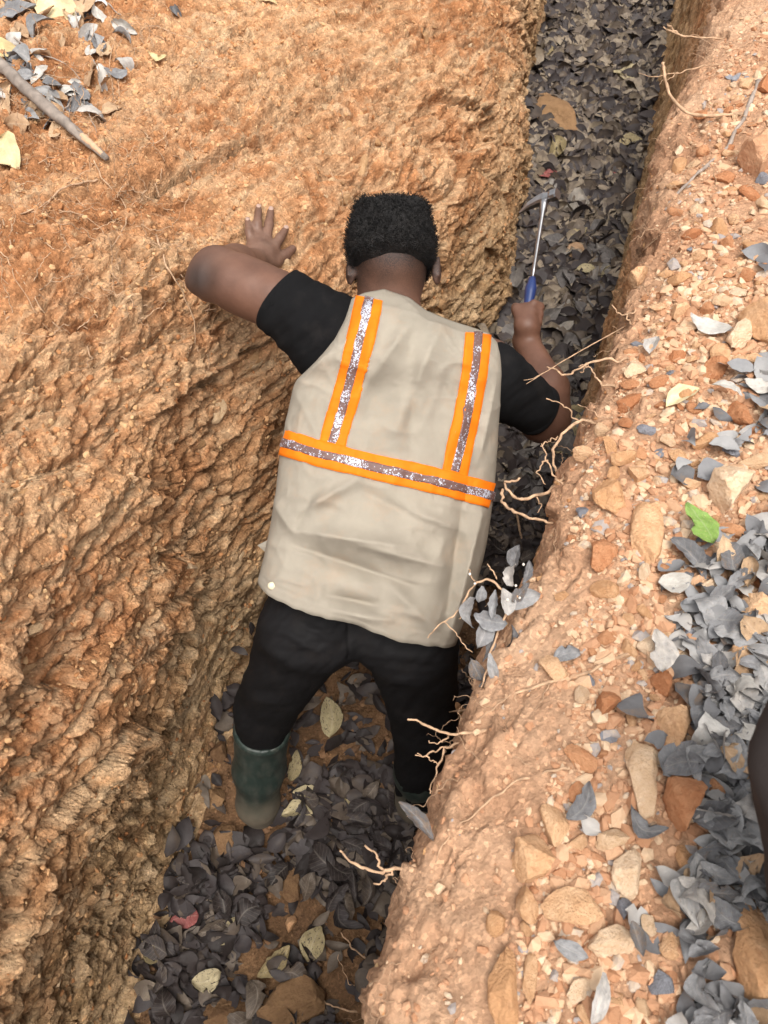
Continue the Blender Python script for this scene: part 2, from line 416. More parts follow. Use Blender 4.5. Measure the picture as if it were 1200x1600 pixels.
# ------------------------------------------------------------------ implicit-surface modelling
class SDF:
    def __init__(self, lo, hi, h):
        self.lo = np.array(lo, float); self.h = h
        self.n = np.ceil((np.array(hi) - self.lo) / h).astype(int) + 1
        self.F = np.full(self.n, 1.0, np.float32)
    def _sub(self, lo, hi):
        i0 = np.clip(np.floor((np.array(lo) - self.lo) / self.h).astype(int), 0, self.n)
        i1 = np.clip(np.ceil((np.array(hi) - self.lo) / self.h).astype(int) + 1, 0, self.n)
        sl = tuple(slice(a, b) for a, b in zip(i0, i1))
        ax = [self.lo[k] + self.h * np.arange(i0[k], i1[k]) for k in range(3)]
        G = np.meshgrid(*ax, indexing='ij', sparse=True)
        return sl, G
    def _put(self, sl, d, k):
        F = self.F[sl]; d = d.astype(np.float32)
        if k > 0:
            hh = np.clip(0.5 + 0.5 * (F - d) / k, 0, 1)
            r = F * (1 - hh) + d * hh - k * hh * (1 - hh)
            self.F[sl] = np.where(F > 0.9, np.minimum(F, d), r)
        else:
            self.F[sl] = np.minimum(F, d)
    def cone(self, a, b, r1, r2, k=0.02, cut=None, flat=None):
        a, b = np.array(a, float), np.array(b, float); m = max(r1, r2) + 0.05
        sl, (x, y, z) = self._sub(np.minimum(a, b) - m, np.maximum(a, b) + m)
        ab = b - a; L2 = max(ab @ ab, 1e-9)
        hh = np.clip(((x - a[0]) * ab[0] + (y - a[1]) * ab[1] + (z - a[2]) * ab[2]) / L2, 0, 1)
        px, py, pz = x - a[0] - hh * ab[0], y - a[1] - hh * ab[1], z - a[2] - hh * ab[2]
        q = px * px + py * py + pz * pz
        if flat is not None:                       # flatten along a direction: (direction, factor > 1)
            f, s = flat; f = np.array(f) / np.linalg.norm(f)
            q = q + (s * s - 1) * (px * f[0] + py * f[1] + pz * f[2]) ** 2
        d = np.sqrt(q) - (r1 + (r2 - r1) * hh)
        if cut is not None:
            for c, n in cut:
                n = np.array(n) / np.linalg.norm(n)
                d = np.maximum(d, (x - c[0]) * n[0] + (y - c[1]) * n[1] + (z - c[2]) * n[2])
        self._put(sl, d, k)
    def chain(self, pts, rs, k=0.02):
        for i in range(len(pts) - 1): self.cone(pts[i], pts[i + 1], rs[i], rs[i + 1], k)
    def ell(self, c, R, rad, k=0.02, power=2.0):
        """superellipsoid with axes in the rows of R"""
        c, R, rad = np.array(c, float), np.array(R, float), np.array(rad, float)
        m = rad.max() * 1.3 + 0.05
        sl, (x, y, z) = self._sub(c - m, c + m)
        q = 0
        for i in range(3):
            q = q + np.abs(((x - c[0]) * R[i][0] + (y - c[1]) * R[i][1] + (z - c[2]) * R[i][2]) / rad[i]) ** power
        self._put(sl, (q ** (1 / power) - 1) * rad.min(), k)
    def carve(self, other):
        self.F = np.maximum(self.F, -other.F)
    def mesh(self):
        F = self.F; n = self.n
        ins = F < 0
        cnt = np.zeros(n - 1, np.int8)
        for dx in (0, 1):
            for dy in (0, 1):
                for dz in (0, 1):
                    cnt += ins[dx:n[0] - 1 + dx, dy:n[1] - 1 + dy, dz:n[2] - 1 + dz]
        act = np.argwhere((cnt > 0) & (cnt < 8))
        idx = np.full(n - 1, -1, np.int32); idx[tuple(act.T)] = np.arange(len(act))
        acc = np.zeros((len(act), 3)); w = np.zeros(len(act))
        cs = [(i, j, k) for i in (0, 1) for j in (0, 1) for k in (0, 1)]
        for a in cs:
            for ax in range(3):
                if a[ax] == 1: continue
                b = list(a); b[ax] = 1
                fa = F[act[:, 0] + a[0], act[:, 1] + a[1], act[:, 2] + a[2]]
                fb = F[act[:, 0] + b[0], act[:, 1] + b[1], act[:, 2] + b[2]]
                m = (fa < 0) != (fb < 0)
                t = np.where(m, fa / np.where(m, fa - fb, 1), 0)
                p = np.tile(np.array(a, float), (len(act), 1)); p[:, ax] += t
                acc[m] += p[m]; w += m
        V = self.lo + self.h * (act + acc / w[:, None])
        Q = []
        for ax in range(3):
            o = [0, 1, 2]; o.remove(ax)
            sl0 = [slice(1, -1)] * 3; sl0[ax] = slice(0, -1)
            sl1 = [slice(1, -1)] * 3; sl1[ax] = slice(1, None)
            A, B = ins[tuple(sl0)], ins[tuple(sl1)]
            e = np.argwhere(A != B)
            flip = A[tuple(e.T)]
            base = e.copy(); base[:, o[0]] += 1; base[:, o[1]] += 1
            def cell(d0, d1):
                c = base.copy(); c[:, o[0]] += d0; c[:, o[1]] += d1; return idx[tuple(c.T)]
            q = np.stack([cell(-1, -1), cell(0, -1), cell(0, 0), cell(-1, 0)], -1)
            if ax == 1: flip = ~flip
            q[~flip] = q[~flip][:, ::-1]
            Q.append(q)
        Q = np.concatenate(Q); Q = Q[(Q >= 0).all(1)]
        return V, Q

def relax(V, Q, it=3, f=0.5):
    E = np.concatenate([Q[:, [0, 1]], Q[:, [1, 2]], Q[:, [2, 3]], Q[:, [3, 0]]])
    n = len(V); deg = np.bincount(E[:, 0], minlength=n) + np.bincount(E[:, 1], minlength=n)
    for i in range(it):
        S = np.stack([np.bincount(E[:, 0], V[E[:, 1], c], n) + np.bincount(E[:, 1], V[E[:, 0], c], n) for c in range(3)], -1)
        V = V + f * (S / np.maximum(deg, 1)[:, None] - V)
    return V

def vnormals(V, Q):
    n = np.cross(V[Q[:, 2]] - V[Q[:, 0]], V[Q[:, 3]] - V[Q[:, 1]])
    N = np.stack([sum(np.bincount(Q[:, k], n[:, c], len(V)) for k in range(4)) for c in range(3)], -1)
    return N / (np.linalg.norm(N, axis=1, keepdims=True) + 1e-12)

def pix_of(V):
    """photo pixel coordinates of world points (only used to lay out folds on the cloth that hangs there)"""
    d = V - np.array([0, 0, CAM_Z])
    t = d[:, 1] * CP - d[:, 2] * SP; y = d[:, 1] * SP + d[:, 2] * CP
    return 600 + F_PX * d[:, 0] / t, 800 - F_PX * y / t

def norm(v): v = np.array(v, float); return v / np.linalg.norm(v)

# ------------------------------------------------------------------ materials of the man
def fabric(name, col, rough=0.85, weave=900, var=0.12, dust=None, dust_amt=0.0):
    k = NT(name); v = k.coord('Object')
    n = k.noise(v, 9, 5, 0.6)
    g = k.ramp(n, [(0.3, (1 - var,) * 3), (0.7, (1 + var,) * 3)])
    c = k.mix(1.0, col, g, 'MULTIPLY')
    if dust:
        d = k.ramp(k.noise(v, 13, 8, 0.72), [(0.52, (0, 0, 0)), (0.75, (1, 1, 1))])
        c = k.mix(k.math('MULTIPLY', d, dust_amt), c, dust)
        d2 = k.ramp(k.noise(v, 120, 3, 0.6), [(0.70, (0, 0, 0)), (0.76, (1, 1, 1))])
        c = k.mix(k.math('MULTIPLY', d2, dust_amt * 1.2), c, dust)
    h = k.math('ADD', k.noise(v, weave, 2), k.math('MULTIPLY', k.noise(v, 45, 4), 1.2))
    k.bump(h, 0.35, 0.0015)
    m = k.done(c, rough, 0.12)
    return m

M_VEST = fabric('khaki_cloth', (0.288, 0.254, 0.204), 0.9, 1400, 0.11, (0.38, 0.24, 0.145), 0.34)
M_TEE = fabric('black_cotton', (0.0065, 0.0063, 0.0068), 0.95, 1200, 0.15, (0.16, 0.13, 0.11), 0.05)
M_TROU = fabric('black_denim', (0.009, 0.0085, 0.009), 0.7, 1600, 0.2, (0.12, 0.085, 0.06), 0.055)

def skin_mat():
    k = NT('dark_skin'); v = k.coord('Object')
    c = k.ramp(k.noise(v, 14, 5, 0.6), [(0.3, (0.088, 0.041, 0.026)), (0.7, (0.150, 0.072, 0.046))])
    c = k.mix(k.attr('elbow'), c, (0.034, 0.022, 0.018))
    sp = k.ramp(k.noise(v, 160, 2), [(0.72, (0, 0, 0)), (0.78, (1, 1, 1))])
    c = k.mix(k.math('MULTIPLY', sp, 0.35), c, (0.07, 0.04, 0.03))
    dn = k.ramp(k.noise(v, 45, 6, 0.7), [(0.35, (0.25,) * 3), (0.65, (1, 1, 1))])
    c = k.mix(k.math('MULTIPLY', k.attr('dust'), k.math('MULTIPLY', dn, 0.30)), c, (0.30, 0.20, 0.145))
    st = k.ramp(k.noise(v, 420, 3, 0.7), [(0.35, (0.35,) * 3), (0.6, (1, 1, 1))])
    c = k.mix(k.math('MULTIPLY', k.attr('stubble'), st), c, (0.012, 0.010, 0.009))
    k.bump(k.math('ADD', k.noise(v, 260, 4, 0.65), k.math('MULTIPLY', k.voro(v, 700), 0.5)), 0.25, 0.0012)
    return k.done(c, 0.52, 0.36)
M_SKIN = skin_mat()

def hair_mat():
    k = NT('black_hair'); v = k.coord('Object')
    c = k.ramp(k.noise(v, 60, 4), [(0.3, (0.006, 0.005, 0.005)), (0.7, (0.014, 0.012, 0.011))])
    k.bump(k.voro(v, 300), 1.0, 0.004)
    return k.done(c, 0.75, 0.3)
M_HAIR = hair_mat()

def boot_mat():
    k = NT('boot_rubber'); v = k.coord('Object')
    sep = k.new('SeparateXYZ'); k.l(v, sep.inputs[0])
    n = k.noise(v, 22, 6, 0.65)
    z = k.math('ADD', sep.outputs[2], k.math('MULTIPLY', k.math('SUBTRACT', n, 0.5), 0.10))
    mud = k.ramp(z, [(0.07, (1, 1, 1)), (0.19, (0, 0, 0))])
    film = k.ramp(k.noise(k.coord('Object', (10, 10, 3)), 4, 6, 0.65), [(0.45, (0, 0, 0)), (0.75, (0.35,) * 3)])
    base = k.ramp(n, [(0.3, (0.014, 0.023, 0.019)), (0.7, (0.024, 0.036, 0.030))])
    c = k.mix(film, base, (0.12, 0.11, 0.09))
    c = k.mix(k.math('MULTIPLY', mud, 0.9), c, (0.14, 0.11, 0.075))
    r = k.mix(mud, (0.5,) * 3, (0.9,) * 3)
    k.bump(k.noise(v, 60, 5), 0.2, 0.002)
    k.l(r, k.b.inputs['Roughness'])
    return k.done(c, 0.45, 0.4) if False else (k.l(c, k.b.inputs['Base Color']), k.m)[1]
M_BOOT = boot_mat()

def plain(name, col, rough=0.6, metal=0.0, spec=0.4, var=0.1, scale=20, bump=0.1):
    k = NT(name); v = k.coord('Object'); n = k.noise(v, scale, 5)
    c = k.mix(1.0, col, k.ramp(n, [(0.3, (1 - var,) * 3), (0.7, (1 + var,) * 3)]), 'MULTIPLY')
    k.b.inputs['Metallic'].default_value = metal
    if bump: k.bump(k.noise(v, scale * 6, 4), bump, 0.001)
    return k.done(c, rough, spec)

def tape_silver():
    k = NT('glitter_tape'); v = k.coord('Object')
    zone = k.ramp(k.noise(k.coord('Object', (1, 0.6, 0.6)), 22, 4, 0.6), [(0.47, (0, 0, 0)), (0.58, (1, 1, 1))])
    cell = k.voro(v, 520, 'Color'); sp = k.new('SeparateColor'); k.l(cell, sp.inputs[0])
    spark = k.ramp(k.math('ADD', sp.outputs[0], k.math('MULTIPLY', zone, 0.55)), [(0.93, (0, 0, 0)), (0.99, (1, 1, 1))])
    c = k.mix(spark, (0.135, 0.072, 0.062), (0.52, 0.55, 0.63))
    k.bump(sp.outputs[1], 0.6, 0.0015)
    r = k.mix(spark, (0.6,) * 3, (0.3,) * 3); k.l(r, k.b.inputs['Roughness'])
    k.l(c, k.b.inputs['Base Color']); k.b.inputs['Specular IOR Level'].default_value = 0.6
    return k.m
M_SILVER = tape_silver()
M_ORANGE = plain('orange_tape', (0.74, 0.165, 0.006), 0.7, 0, 0.15, 0.10, 30, 0.3)

# ------------------------------------------------------------------ the man
DN = np.array([0, CP, -SP])            # direction his back faces away from
BK = -DN                               # his back's normal, roughly
foot_mid = P(530, 1270, 2.26); foot_mid[2] = 0.03
man = empty('person', foot_mid)
tag(man, 'man in khaki vest and black clothes digging in the trench, seen from behind', 'person')

def child(name, me, parent, mat=None):
    """child of the man given in world coordinates"""
    o = link(name, me, parent)
    root = parent
    M = Matrix.Identity(4)
    while root is not None:
        M = M @ Matrix.Translation(-root.location) if root.type == 'EMPTY' else M
        root = root.parent
    me.transform(M)
    return o
wl = hit(415, 375)
tw = wl[2]
# joints as sight line + depth
SH_L, EL_L = P(505, 505, 1.69), P(338, 428, 1.74)
TH = tw - 0.02
WR_L = P(402, 410, TH - 0.03)
SH_R, EL_R, WR_R = P(763, 572, 1.77), P(853, 650, 1.93), P(822, 532, 2.03)
NECK, HEAD = P(607, 482, 1.70), P(612, 388, 1.68)
HUP = norm(P(612, 330, 1.66) - P(607, 470, 1.64)); HX = np.array([1.0, 0, 0])
HUP = norm(HUP - HX * (HUP @ HX)); HB = norm(np.cross(HX, HUP)) 
if HB @ BK < 0: HB = -HB
HIP_L, KN_L, AN_L = P(478, 985, 1.72), P(414, 1108, 1.99), P(404, 1262, 2.26)
HIP_R, KN_R, AN_R = P(640, 1005, 1.75), P(664, 1130, 1.99), P(655, 1250, 2.26)

# ---- body: one continuous surface
S = SDF((-0.56, 0.42, -0.01), (0.56, 2.15, 1.56), 0.0046)
S.cone(P(560, 940, 1.755), P(600, 540, 1.73), 0.075, 0.10, 0.03)              # trunk
S.cone(P(500, 530, 1.72), P(740, 585, 1.77), 0.06, 0.06, 0.05)              # shoulders
S.cone(NECK, P(609, 425, 1.69), 0.068, 0.066, 0.03)                        # neck
S.ell(HEAD, [HX, HUP, HB], (0.079, 0.108, 0.098), 0.02, 2.3)               # skull
S.cone(HEAD - HUP * 0.055 - HB * 0.04, HEAD - HUP * 0.085 - HB * 0.085, 0.058, 0.036, 0.03)  # jaw
S.cone(HEAD + HUP * 0.01 - HB * 0.095, HEAD - HUP * 0.03 - HB * 0.122, 0.010, 0.017, 0.012)   # nose
for sx in (-1, 1):
    S.cone(HEAD - HUP * 0.03 - HB * 0.113 + HX * 0.011 * sx, HEAD - HUP * 0.031 - HB * 0.112 + HX * 0.013 * sx, 0.009, 0.009, 0.006)
    S.cone(HEAD + HUP * 0.03 - HB * 0.092 + HX * 0.015 * sx, HEAD + HUP * 0.03 - HB * 0.078 + HX * 0.045 * sx, 0.009, 0.008, 0.01)  # brow
    S.cone(HEAD - HUP * 0.052 - HB * 0.103, HEAD - HUP * 0.055 - HB * 0.09 + HX * 0.02 * sx, 0.009, 0.005, 0.006)   # lips
    S.cone(HEAD - HUP * 0.066 - HB * 0.102, HEAD - HUP * 0.063 - HB * 0.09 + HX * 0.018 * sx, 0.009, 0.005, 0.006)
    e = P(548 if sx < 0 else 682, 424, 1.675)                               # ears
    S.ell(e, [norm(HX * sx + HB * 0.55), HUP, norm(np.cross(norm(HX * sx + HB * 0.55), HUP))], (0.0085, 0.031, 0.019), 0.008)
    S.cone(e + HUP * 0.026 + HX * sx * 0.004 + HB * 0.008, e - HUP * 0.014 + HX * sx * 0.004 + HB * 0.014, 0.005, 0.005, 0.004)
# left arm, bent, hand flat on the wall
S.chain([SH_L, P(430, 468, 1.71), P(372, 443, 1.725)], [0.064, 0.062, 0.0635], 0.012)
S.cone(P(400, 455, 1.718), EL_L, 0.061, 0.053, 0.015)
S.cone(P(318, 441, 1.735), P(309, 440, 1.735), 0.036, 0.026, 0.03)
mid = (EL_L * 0.55 + WR_L * 0.45)
S.chain([EL_L + (WR_L - EL_L) * 0.04, mid, WR_L], [0.058, 0.052, 0.034], 0.02)
def PW(u, v, lift=0.012):
    h = hit(u, v); t = min(max(h[2], tw - 0.05), tw + 0.05); return P(u, v, t - lift)
PN = norm(np.array(wl[1]))
fing = [((394, 386), (389, 362), (387, 346), 0.0100), ((404, 379), (402, 350), (404, 326), 0.0112),
        ((416, 379), (420, 351), (423, 330), 0.0116), ((428, 387), (438, 371), (446, 359), 0.0113)]
knk = []
for b, m, e, r in fing:
    pb, pm, pe = PW(*b, 0.024), PW(*m, 0.022), PW(*e, 0.010)
    knk.append(pb)
    S.chain([WR_L * 0.62 + pb * 0.38, pb, pm, pe], [0.016, r * 1.22, r * 1.05, r * 0.86], 0.0075)
th = [WR_L * 0.5 + PW(424, 412, 0.03) * 0.5, PW(430, 408, 0.026), PW(444, 400, 0.018), PW(457, 389, 0.012)]
S.chain(th, [0.023, 0.0185, 0.0150, 0.0115], 0.008)
S.chain([WR_L, (WR_L + knk[1]) / 2, knk[1] * 0.7 + knk[2] * 0.3], [0.033, 0.031, 0.022], 0.012)
S.chain([WR_L, (WR_L + knk[0]) / 2, knk[0] * 0.8 + WR_L * 0.2], [0.027, 0.024, 0.016], 0.012)
S.chain([WR_L, (WR_L + knk[3]) / 2, knk[3] * 0.85 + WR_L * 0.15], [0.030, 0.026, 0.018], 0.012)
# right arm, forearm raised, fist round the hammer grip
S.chain([SH_R, P(810, 618, 1.85), EL_R], [0.062, 0.055, 0.051], 0.03)
S.cone(EL_R, P(846, 660, 1.935), 0.051, 0.048, 0.03)
S.chain([EL_R, P(856, 608, 1.955), WR_R], [0.052, 0.047, 0.031], 0.03)
G0, G1 = P(819, 522, 2.02), P(851, 312, 2.10)             # hammer axis: butt to head
GA = norm(G1 - G0)
GC = P(822, 499, 2.03)                                     # grip centre in the fist
GX = norm(np.cross(GA, BK)); GB = norm(np.cross(GX, GA))
if GB @ BK < 0: GB = -GB
S.chain([WR_R, GC + GB * 0.026 - GA * 0.03, GC + GB * 0.028 + GA * 0.015], [0.031, 0.024, 0.017], 0.02)
S.cone(GC + GB * 0.024 - GA * 0.03 - GX * 0.010, GC + GB * 0.020 + GA * 0.016 - GX * 0.014, 0.021, 0.016, 0.012)
S.cone(GC + GB * 0.024 - GA * 0.03 + GX * 0.008, GC + GB * 0.020 + GA * 0.012 + GX * 0.008, 0.021, 0.014, 0.012)
for q, (o, r) in enumerate(((0.034, 0.0098), (0.013, 0.0104), (-0.008, 0.0100), (-0.028, 0.0088))):
    c = GC + GA * (o - 0.004)
    pts = [c + GB * 0.034 + GX * 0.008, c + GB * 0.022 + GX * 0.027, c + GB * 0.004 + GX * 0.031, c - GB * 0.014 + GX * 0.024, c - GB * 0.027 + GX * 0.004, c - GB * 0.022 - GX * 0.015]
    S.chain(pts, [r * 1.1, r * 1.2, r * 1.1, r * 1.05, r, r * 0.85], 0.003)
S.chain([GC + GB * 0.024 - GX * 0.016 - GA * 0.012, GC + GB * 0.016 - GX * 0.029 + GA * 0.014, GC - GB * 0.006 - GX * 0.030 + GA * 0.030, GC - GB * 0.022 - GX * 0.014 + GA * 0.034],
        [0.017, 0.0145, 0.012, 0.0095], 0.006)
# legs under the trousers
for H, K, A in ((HIP_L, KN_L, AN_L), (HIP_R, KN_R, AN_R)):
    S.chain([H, K, A], [0.070, 0.050, 0.042], 0.02)
    S.cone(A, A + np.array([0, 0.12, -0.015]), 0.040, 0.028, 0.03)
V, Q = S.mesh(); V = relax(V, Q, 2, 0.45)
body_me = mesh_np('body', V, Q, None, M_SKIN)
hup = (V - HEAD) @ HUP; hbk = (V - HEAD) @ HB; hx = np.abs((V - HEAD) @ HX)
inhead = np.linalg.norm(V - HEAD, axis=1) < 0.16
st = np.clip((hup + 0.120 + 0.012 * fbm(V[:, 0] * 40, V[:, 2] * 40, 3, 5)) / 0.058, 0, 1) * np.clip((hbk + 0.035) / 0.03, 0, 1) * inhead
set_attr(body_me, 'stubble', 0.93 * st)
set_attr(body_me, 'elbow', 1.0 * np.exp(-(np.linalg.norm(V - P(303, 436, 1.69), axis=1) / 0.055) ** 2) + 0.4 * np.exp(-(np.linalg.norm(V - EL_R, axis=1) / 0.07) ** 2))
set_attr(body_me, 'dust', np.clip(1.25 - np.linalg.norm(V - knk[1], axis=1) / 0.14, 0, 1) + 0.25 * np.exp(-(np.linalg.norm(V - P(335, 400, 1.68), axis=1) / 0.04) ** 2) + 0.1 * inhead)
body = child('body', body_me, man)
# nails of the flat hand, eyes
M_NAIL = plain('finger_nail', (0.36, 0.24, 0.19), 0.45, 0, 0.4, 0.05, 90, 0)
def blob(c, R, rad, name, mat, parent, seg=10, ring=7, power=2.0):
    vs_, fq, ft = [], [], []
    th_ = np.linspace(0, math.pi, ring); ph = np.linspace(0, 2 * math.pi, seg, endpoint=False)
    f = lambda a: np.sign(a) * np.abs(a) ** (2 / power)
    A, B = np.meshgrid(th_, ph, indexing='ij')
    L = np.stack([f(np.sin(A)) * f(np.cos(B)) * rad[0], f(np.sin(A)) * f(np.sin(B)) * rad[1], f(np.cos(A)) * rad[2]], -1).reshape(-1, 3)
    Vb = np.array(c) + L @ np.array(R)
    i = np.arange(ring * seg).reshape(ring, seg)
    fq = np.stack([i[:-1], i[1:], np.roll(i[1:], -1, 1), np.roll(i[:-1], -1, 1)], -1).reshape(-1, 4)
    me = mesh_np(name, Vb, fq, None, mat)
    return child(name, me, parent) if parent is not None else me
for (b, m, e, r) in fing:
    pm, pe = PW(*m, 0.022), PW(*e, 0.010); ax = norm(pe - pm); nn = norm(PN - ax * (PN @ ax)); sd = np.cross(ax, nn)
    blob(pe + nn * r * 0.72 + ax * 0.001, [sd, ax, nn], (r * 0.62, r * 0.8, 0.0022), 'finger_nail', M_NAIL, man)
M_EYE = plain('eye_white', (0.7, 0.66, 0.6), 0.2, 0, 0.5, 0.02, 50, 0)
for sx in (-1, 1):
    blob(HEAD + HUP * 0.012 - HB * 0.086 + HX * 0.031 * sx, [HX, HUP, HB], (0.012, 0.009, 0.011), 'eye', M_EYE, man)

# ---- hair: a boxy high top, with curls standing out of it
HC = P(611, 372, 1.66)
S = SDF(HC - 0.17, HC + 0.17, 0.0038)
S.ell(HC + HUP * 0.0 - HB * 0.01, [HX, HUP, HB], (0.079, 0.059, 0.097), 0, 6.0)
S.ell(HC - HUP * 0.026 - HB * 0.016, [HX, HUP, HB], (0.079, 0.044, 0.096), 0.03, 2.6)
V, Q = S.mesh(); V = relax(V, Q, 3, 0.5); N = vnormals(V, Q)
low = (V - HC) @ HUP
keep = np.clip((low + 0.06) / 0.05, 0, 1)
fl, fe = facets((V[:, 0] + V[:, 1] * 0.3) * 90, (V[:, 2] - V[:, 1]) * 90, 9, 0.2)
V = V + N * (0.0045 * fbm(V[:, 0] * 30 + V[:, 1] * 22, V[:, 2] * 30 - V[:, 1] * 15, 3, 8) + 0.004 * (fl) * keep)[:, None]
hair = child('hair', mesh_np('hair', V, Q, None, M_HAIR), man)
sel = np.where(low > -0.062)[0]; sel = rng.choice(sel, 5200)
vv, ff = [], []
for i in sel:
    p, n = V[i], N[i]; a1 = norm(np.cross(n, rng.normal(size=3))); a2 = np.cross(n, a1)
    L = 0.006 + 0.006 * rng.random(); rr = 0.0022; w = 0.00065; ph0 = rng.random() * 6.28; base = len(vv)
    for s in range(5):
        q = s / 4; ang = ph0 + q * 6.5
        c = p + n * (L * q - 0.002) + a1 * rr * math.cos(ang) + a2 * rr * math.sin(ang)
        vv += [c + a1 * w, c - 0.5 * a1 * w + 0.86 * a2 * w, c - 0.5 * a1 * w - 0.86 * a2 * w]
    for s in range(4):
        for e in range(3):
            a, b = base + 3 * s + e, base + 3 * s + (e + 1) % 3
            ff.append((a, b, b + 3, a + 3))
curl = child('curl', mesh_np('curl', np.array(vv), np.array(ff), None, M_HAIR), hair); curl['kind'] = 'stuff'

# ---- black T-shirt
S = SDF((-0.45, 0.65, 0.75), (0.55, 1.75, 1.5), 0.0048)
S.cone(P(570, 900, 1.73), P(605, 560, 1.73), 0.115, 0.125, 0.05)
S.cone(P(515, 540, 1.73), P(740, 590, 1.78), 0.075, 0.072, 0.06)
ca, cb = P(528, 535, 1.705), P(436, 469, 1.715)
S.cone(ca, cb + (cb - ca) * 0.3, 0.099, 0.066, 0.03, cut=[(cb, cb - ca)])
ca2, cb2 = P(768, 592, 1.765), P(839, 640, 1.885)
S.cone(ca2, cb2 + (cb2 - ca2) * 0.3, 0.082, 0.056, 0.03, cut=[(cb2, cb2 - ca2)])
V, Q = S.mesh(); V = relax(V, Q, 2, 0.5); N = vnormals(V, Q)
u_, v_ = pix_of(V)
wr = 0.0045 * fbm(u_ / 60, (v_ + 0.7 * u_) / 22, 3, 15) + 0.003 * np.sin(u_ / 9 + 2.5 * fbm(u_ / 40, v_ / 40, 2, 3)) * np.exp(-((u_ - 470) / 45) ** 2)
hem = np.exp(-(((V - cb) @ norm(cb - ca) + 0.016) / 0.0022) ** 2)
calm = np.clip(np.minimum(np.linalg.norm(V - cb, axis=1) * 0 + np.abs((V - cb) @ norm(cb - ca)), np.abs((V - cb2) @ norm(cb2 - ca2))) / 0.03, 0, 1)
V = V + N * (wr * calm)[:, None]
tee = child('t_shirt', mesh_np('t_shirt', V, Q, None, M_TEE), man)
def cuff(c, ax, r0, band, ph):
    ax = norm(ax); x = norm(np.cross(ax, BK)); y = np.cross(ax, x); Vs = []; n = 64
    prof = [(-band, r0 - .001), (-band + .001, r0 + .0012), (-.004, r0 + .002), (.001, r0 + .0018), (.0022, r0), (.001, r0 - .003), (-.010, r0 - .006)]
    for o_, r_ in prof:
        for a in np.linspace(0, 2 * math.pi, n, endpoint=False):
            w = 1 + .012 * math.sin(3 * a + ph)
            Vs.append(c + ax * (o_ + .003 * math.sin(2 * a + ph)) + (x * math.cos(a) + y * math.sin(a)) * r_ * w)
    m = len(prof); f = [(i * n + j, i * n + (j + 1) % n, (i + 1) * n + (j + 1) % n, (i + 1) * n + j) for i in range(m - 1) for j in range(n)]
    child('sleeve_hem', mesh_np('sleeve_hem', Vs, f, None, M_TEE), tee)
def rad_at(p0, p1, ra, rb, q): return ra + (rb - ra) * np.linalg.norm(q - p0) / np.linalg.norm(p1 - p0)
cuff(cb, cb - ca, rad_at(ca, cb + (cb - ca) * .3, .099, .066, cb), .022, .6)
cuff(cb2, cb2 - ca2, rad_at(ca2, cb2 + (cb2 - ca2) * .3, .082, .056, cb2), .020, 2.1)

# ---- black trousers
S = SDF((-0.55, 0.4, 0.02), (0.45, 1.1, 1.08), 0.0048)
S.cone(P(490, 945, 1.735), P(640, 968, 1.755), 0.098, 0.098, 0.05)
S.chain([HIP_L, KN_L, P(405, 1205, 2.16)], [0.104, 0.073, 0.058], 0.035)
S.chain([HIP_R, KN_R, P(654, 1240, 2.24)], [0.106, 0.079, 0.064], 0.035)
S.ell(P(500, 992, 1.685), [HX, DN, np.cross(HX, DN)], (0.07, 0.055, 0.06), 0.05)
S.ell(P(625, 1006, 1.70), [HX, DN, np.cross(HX, DN)], (0.07, 0.055, 0.06), 0.05)
V, Q = S.mesh(); V = relax(V, Q, 2, 0.5); N = vnormals(V, Q)
u_, v_ = pix_of(V)
wr = 0.006 * fbm(u_ / 90, v_ / 26, 3, 25) + 0.0035 * fbm((u_ + v_) / 20, (v_ - u_) / 55, 3, 27)
for (x0, y0, x1, y1, wd, am) in ((440, 985, 505, 1022, 7, 0.006), (455, 965, 520, 1000, 6, .005), (565, 1022, 690, 1030, 8, 0.006), (575, 1005, 650, 1022, 7, 0.005),
                                 (400, 1000, 470, 1050, 9, 0.006), (590, 1060, 690, 1075, 9, 0.005), (385, 1085, 455, 1105, 8, 0.006), (610, 1120, 705, 1140, 9, 0.006)):
    t = np.clip(((u_ - x0) * (x1 - x0) + (v_ - y0) * (y1 - y0)) / ((x1 - x0) ** 2 + (y1 - y0) ** 2), 0, 1)
    dd = np.hypot(u_ - x0 - t * (x1 - x0), v_ - y0 - t * (y1 - y0))
    wr = wr + am * np.exp(-(dd / wd) ** 2) * np.sin(math.pi * (0.1 + 0.8 * t))
seam = np.exp(-((u_ - 545) / 2.5) ** 2) * (v_ < 1030) * (v_ > 940)
V = V + N * (wr - 0.004 * seam)[:, None]
trousers = child('trousers', mesh_np('trousers', V, Q, None, M_TROU), man)

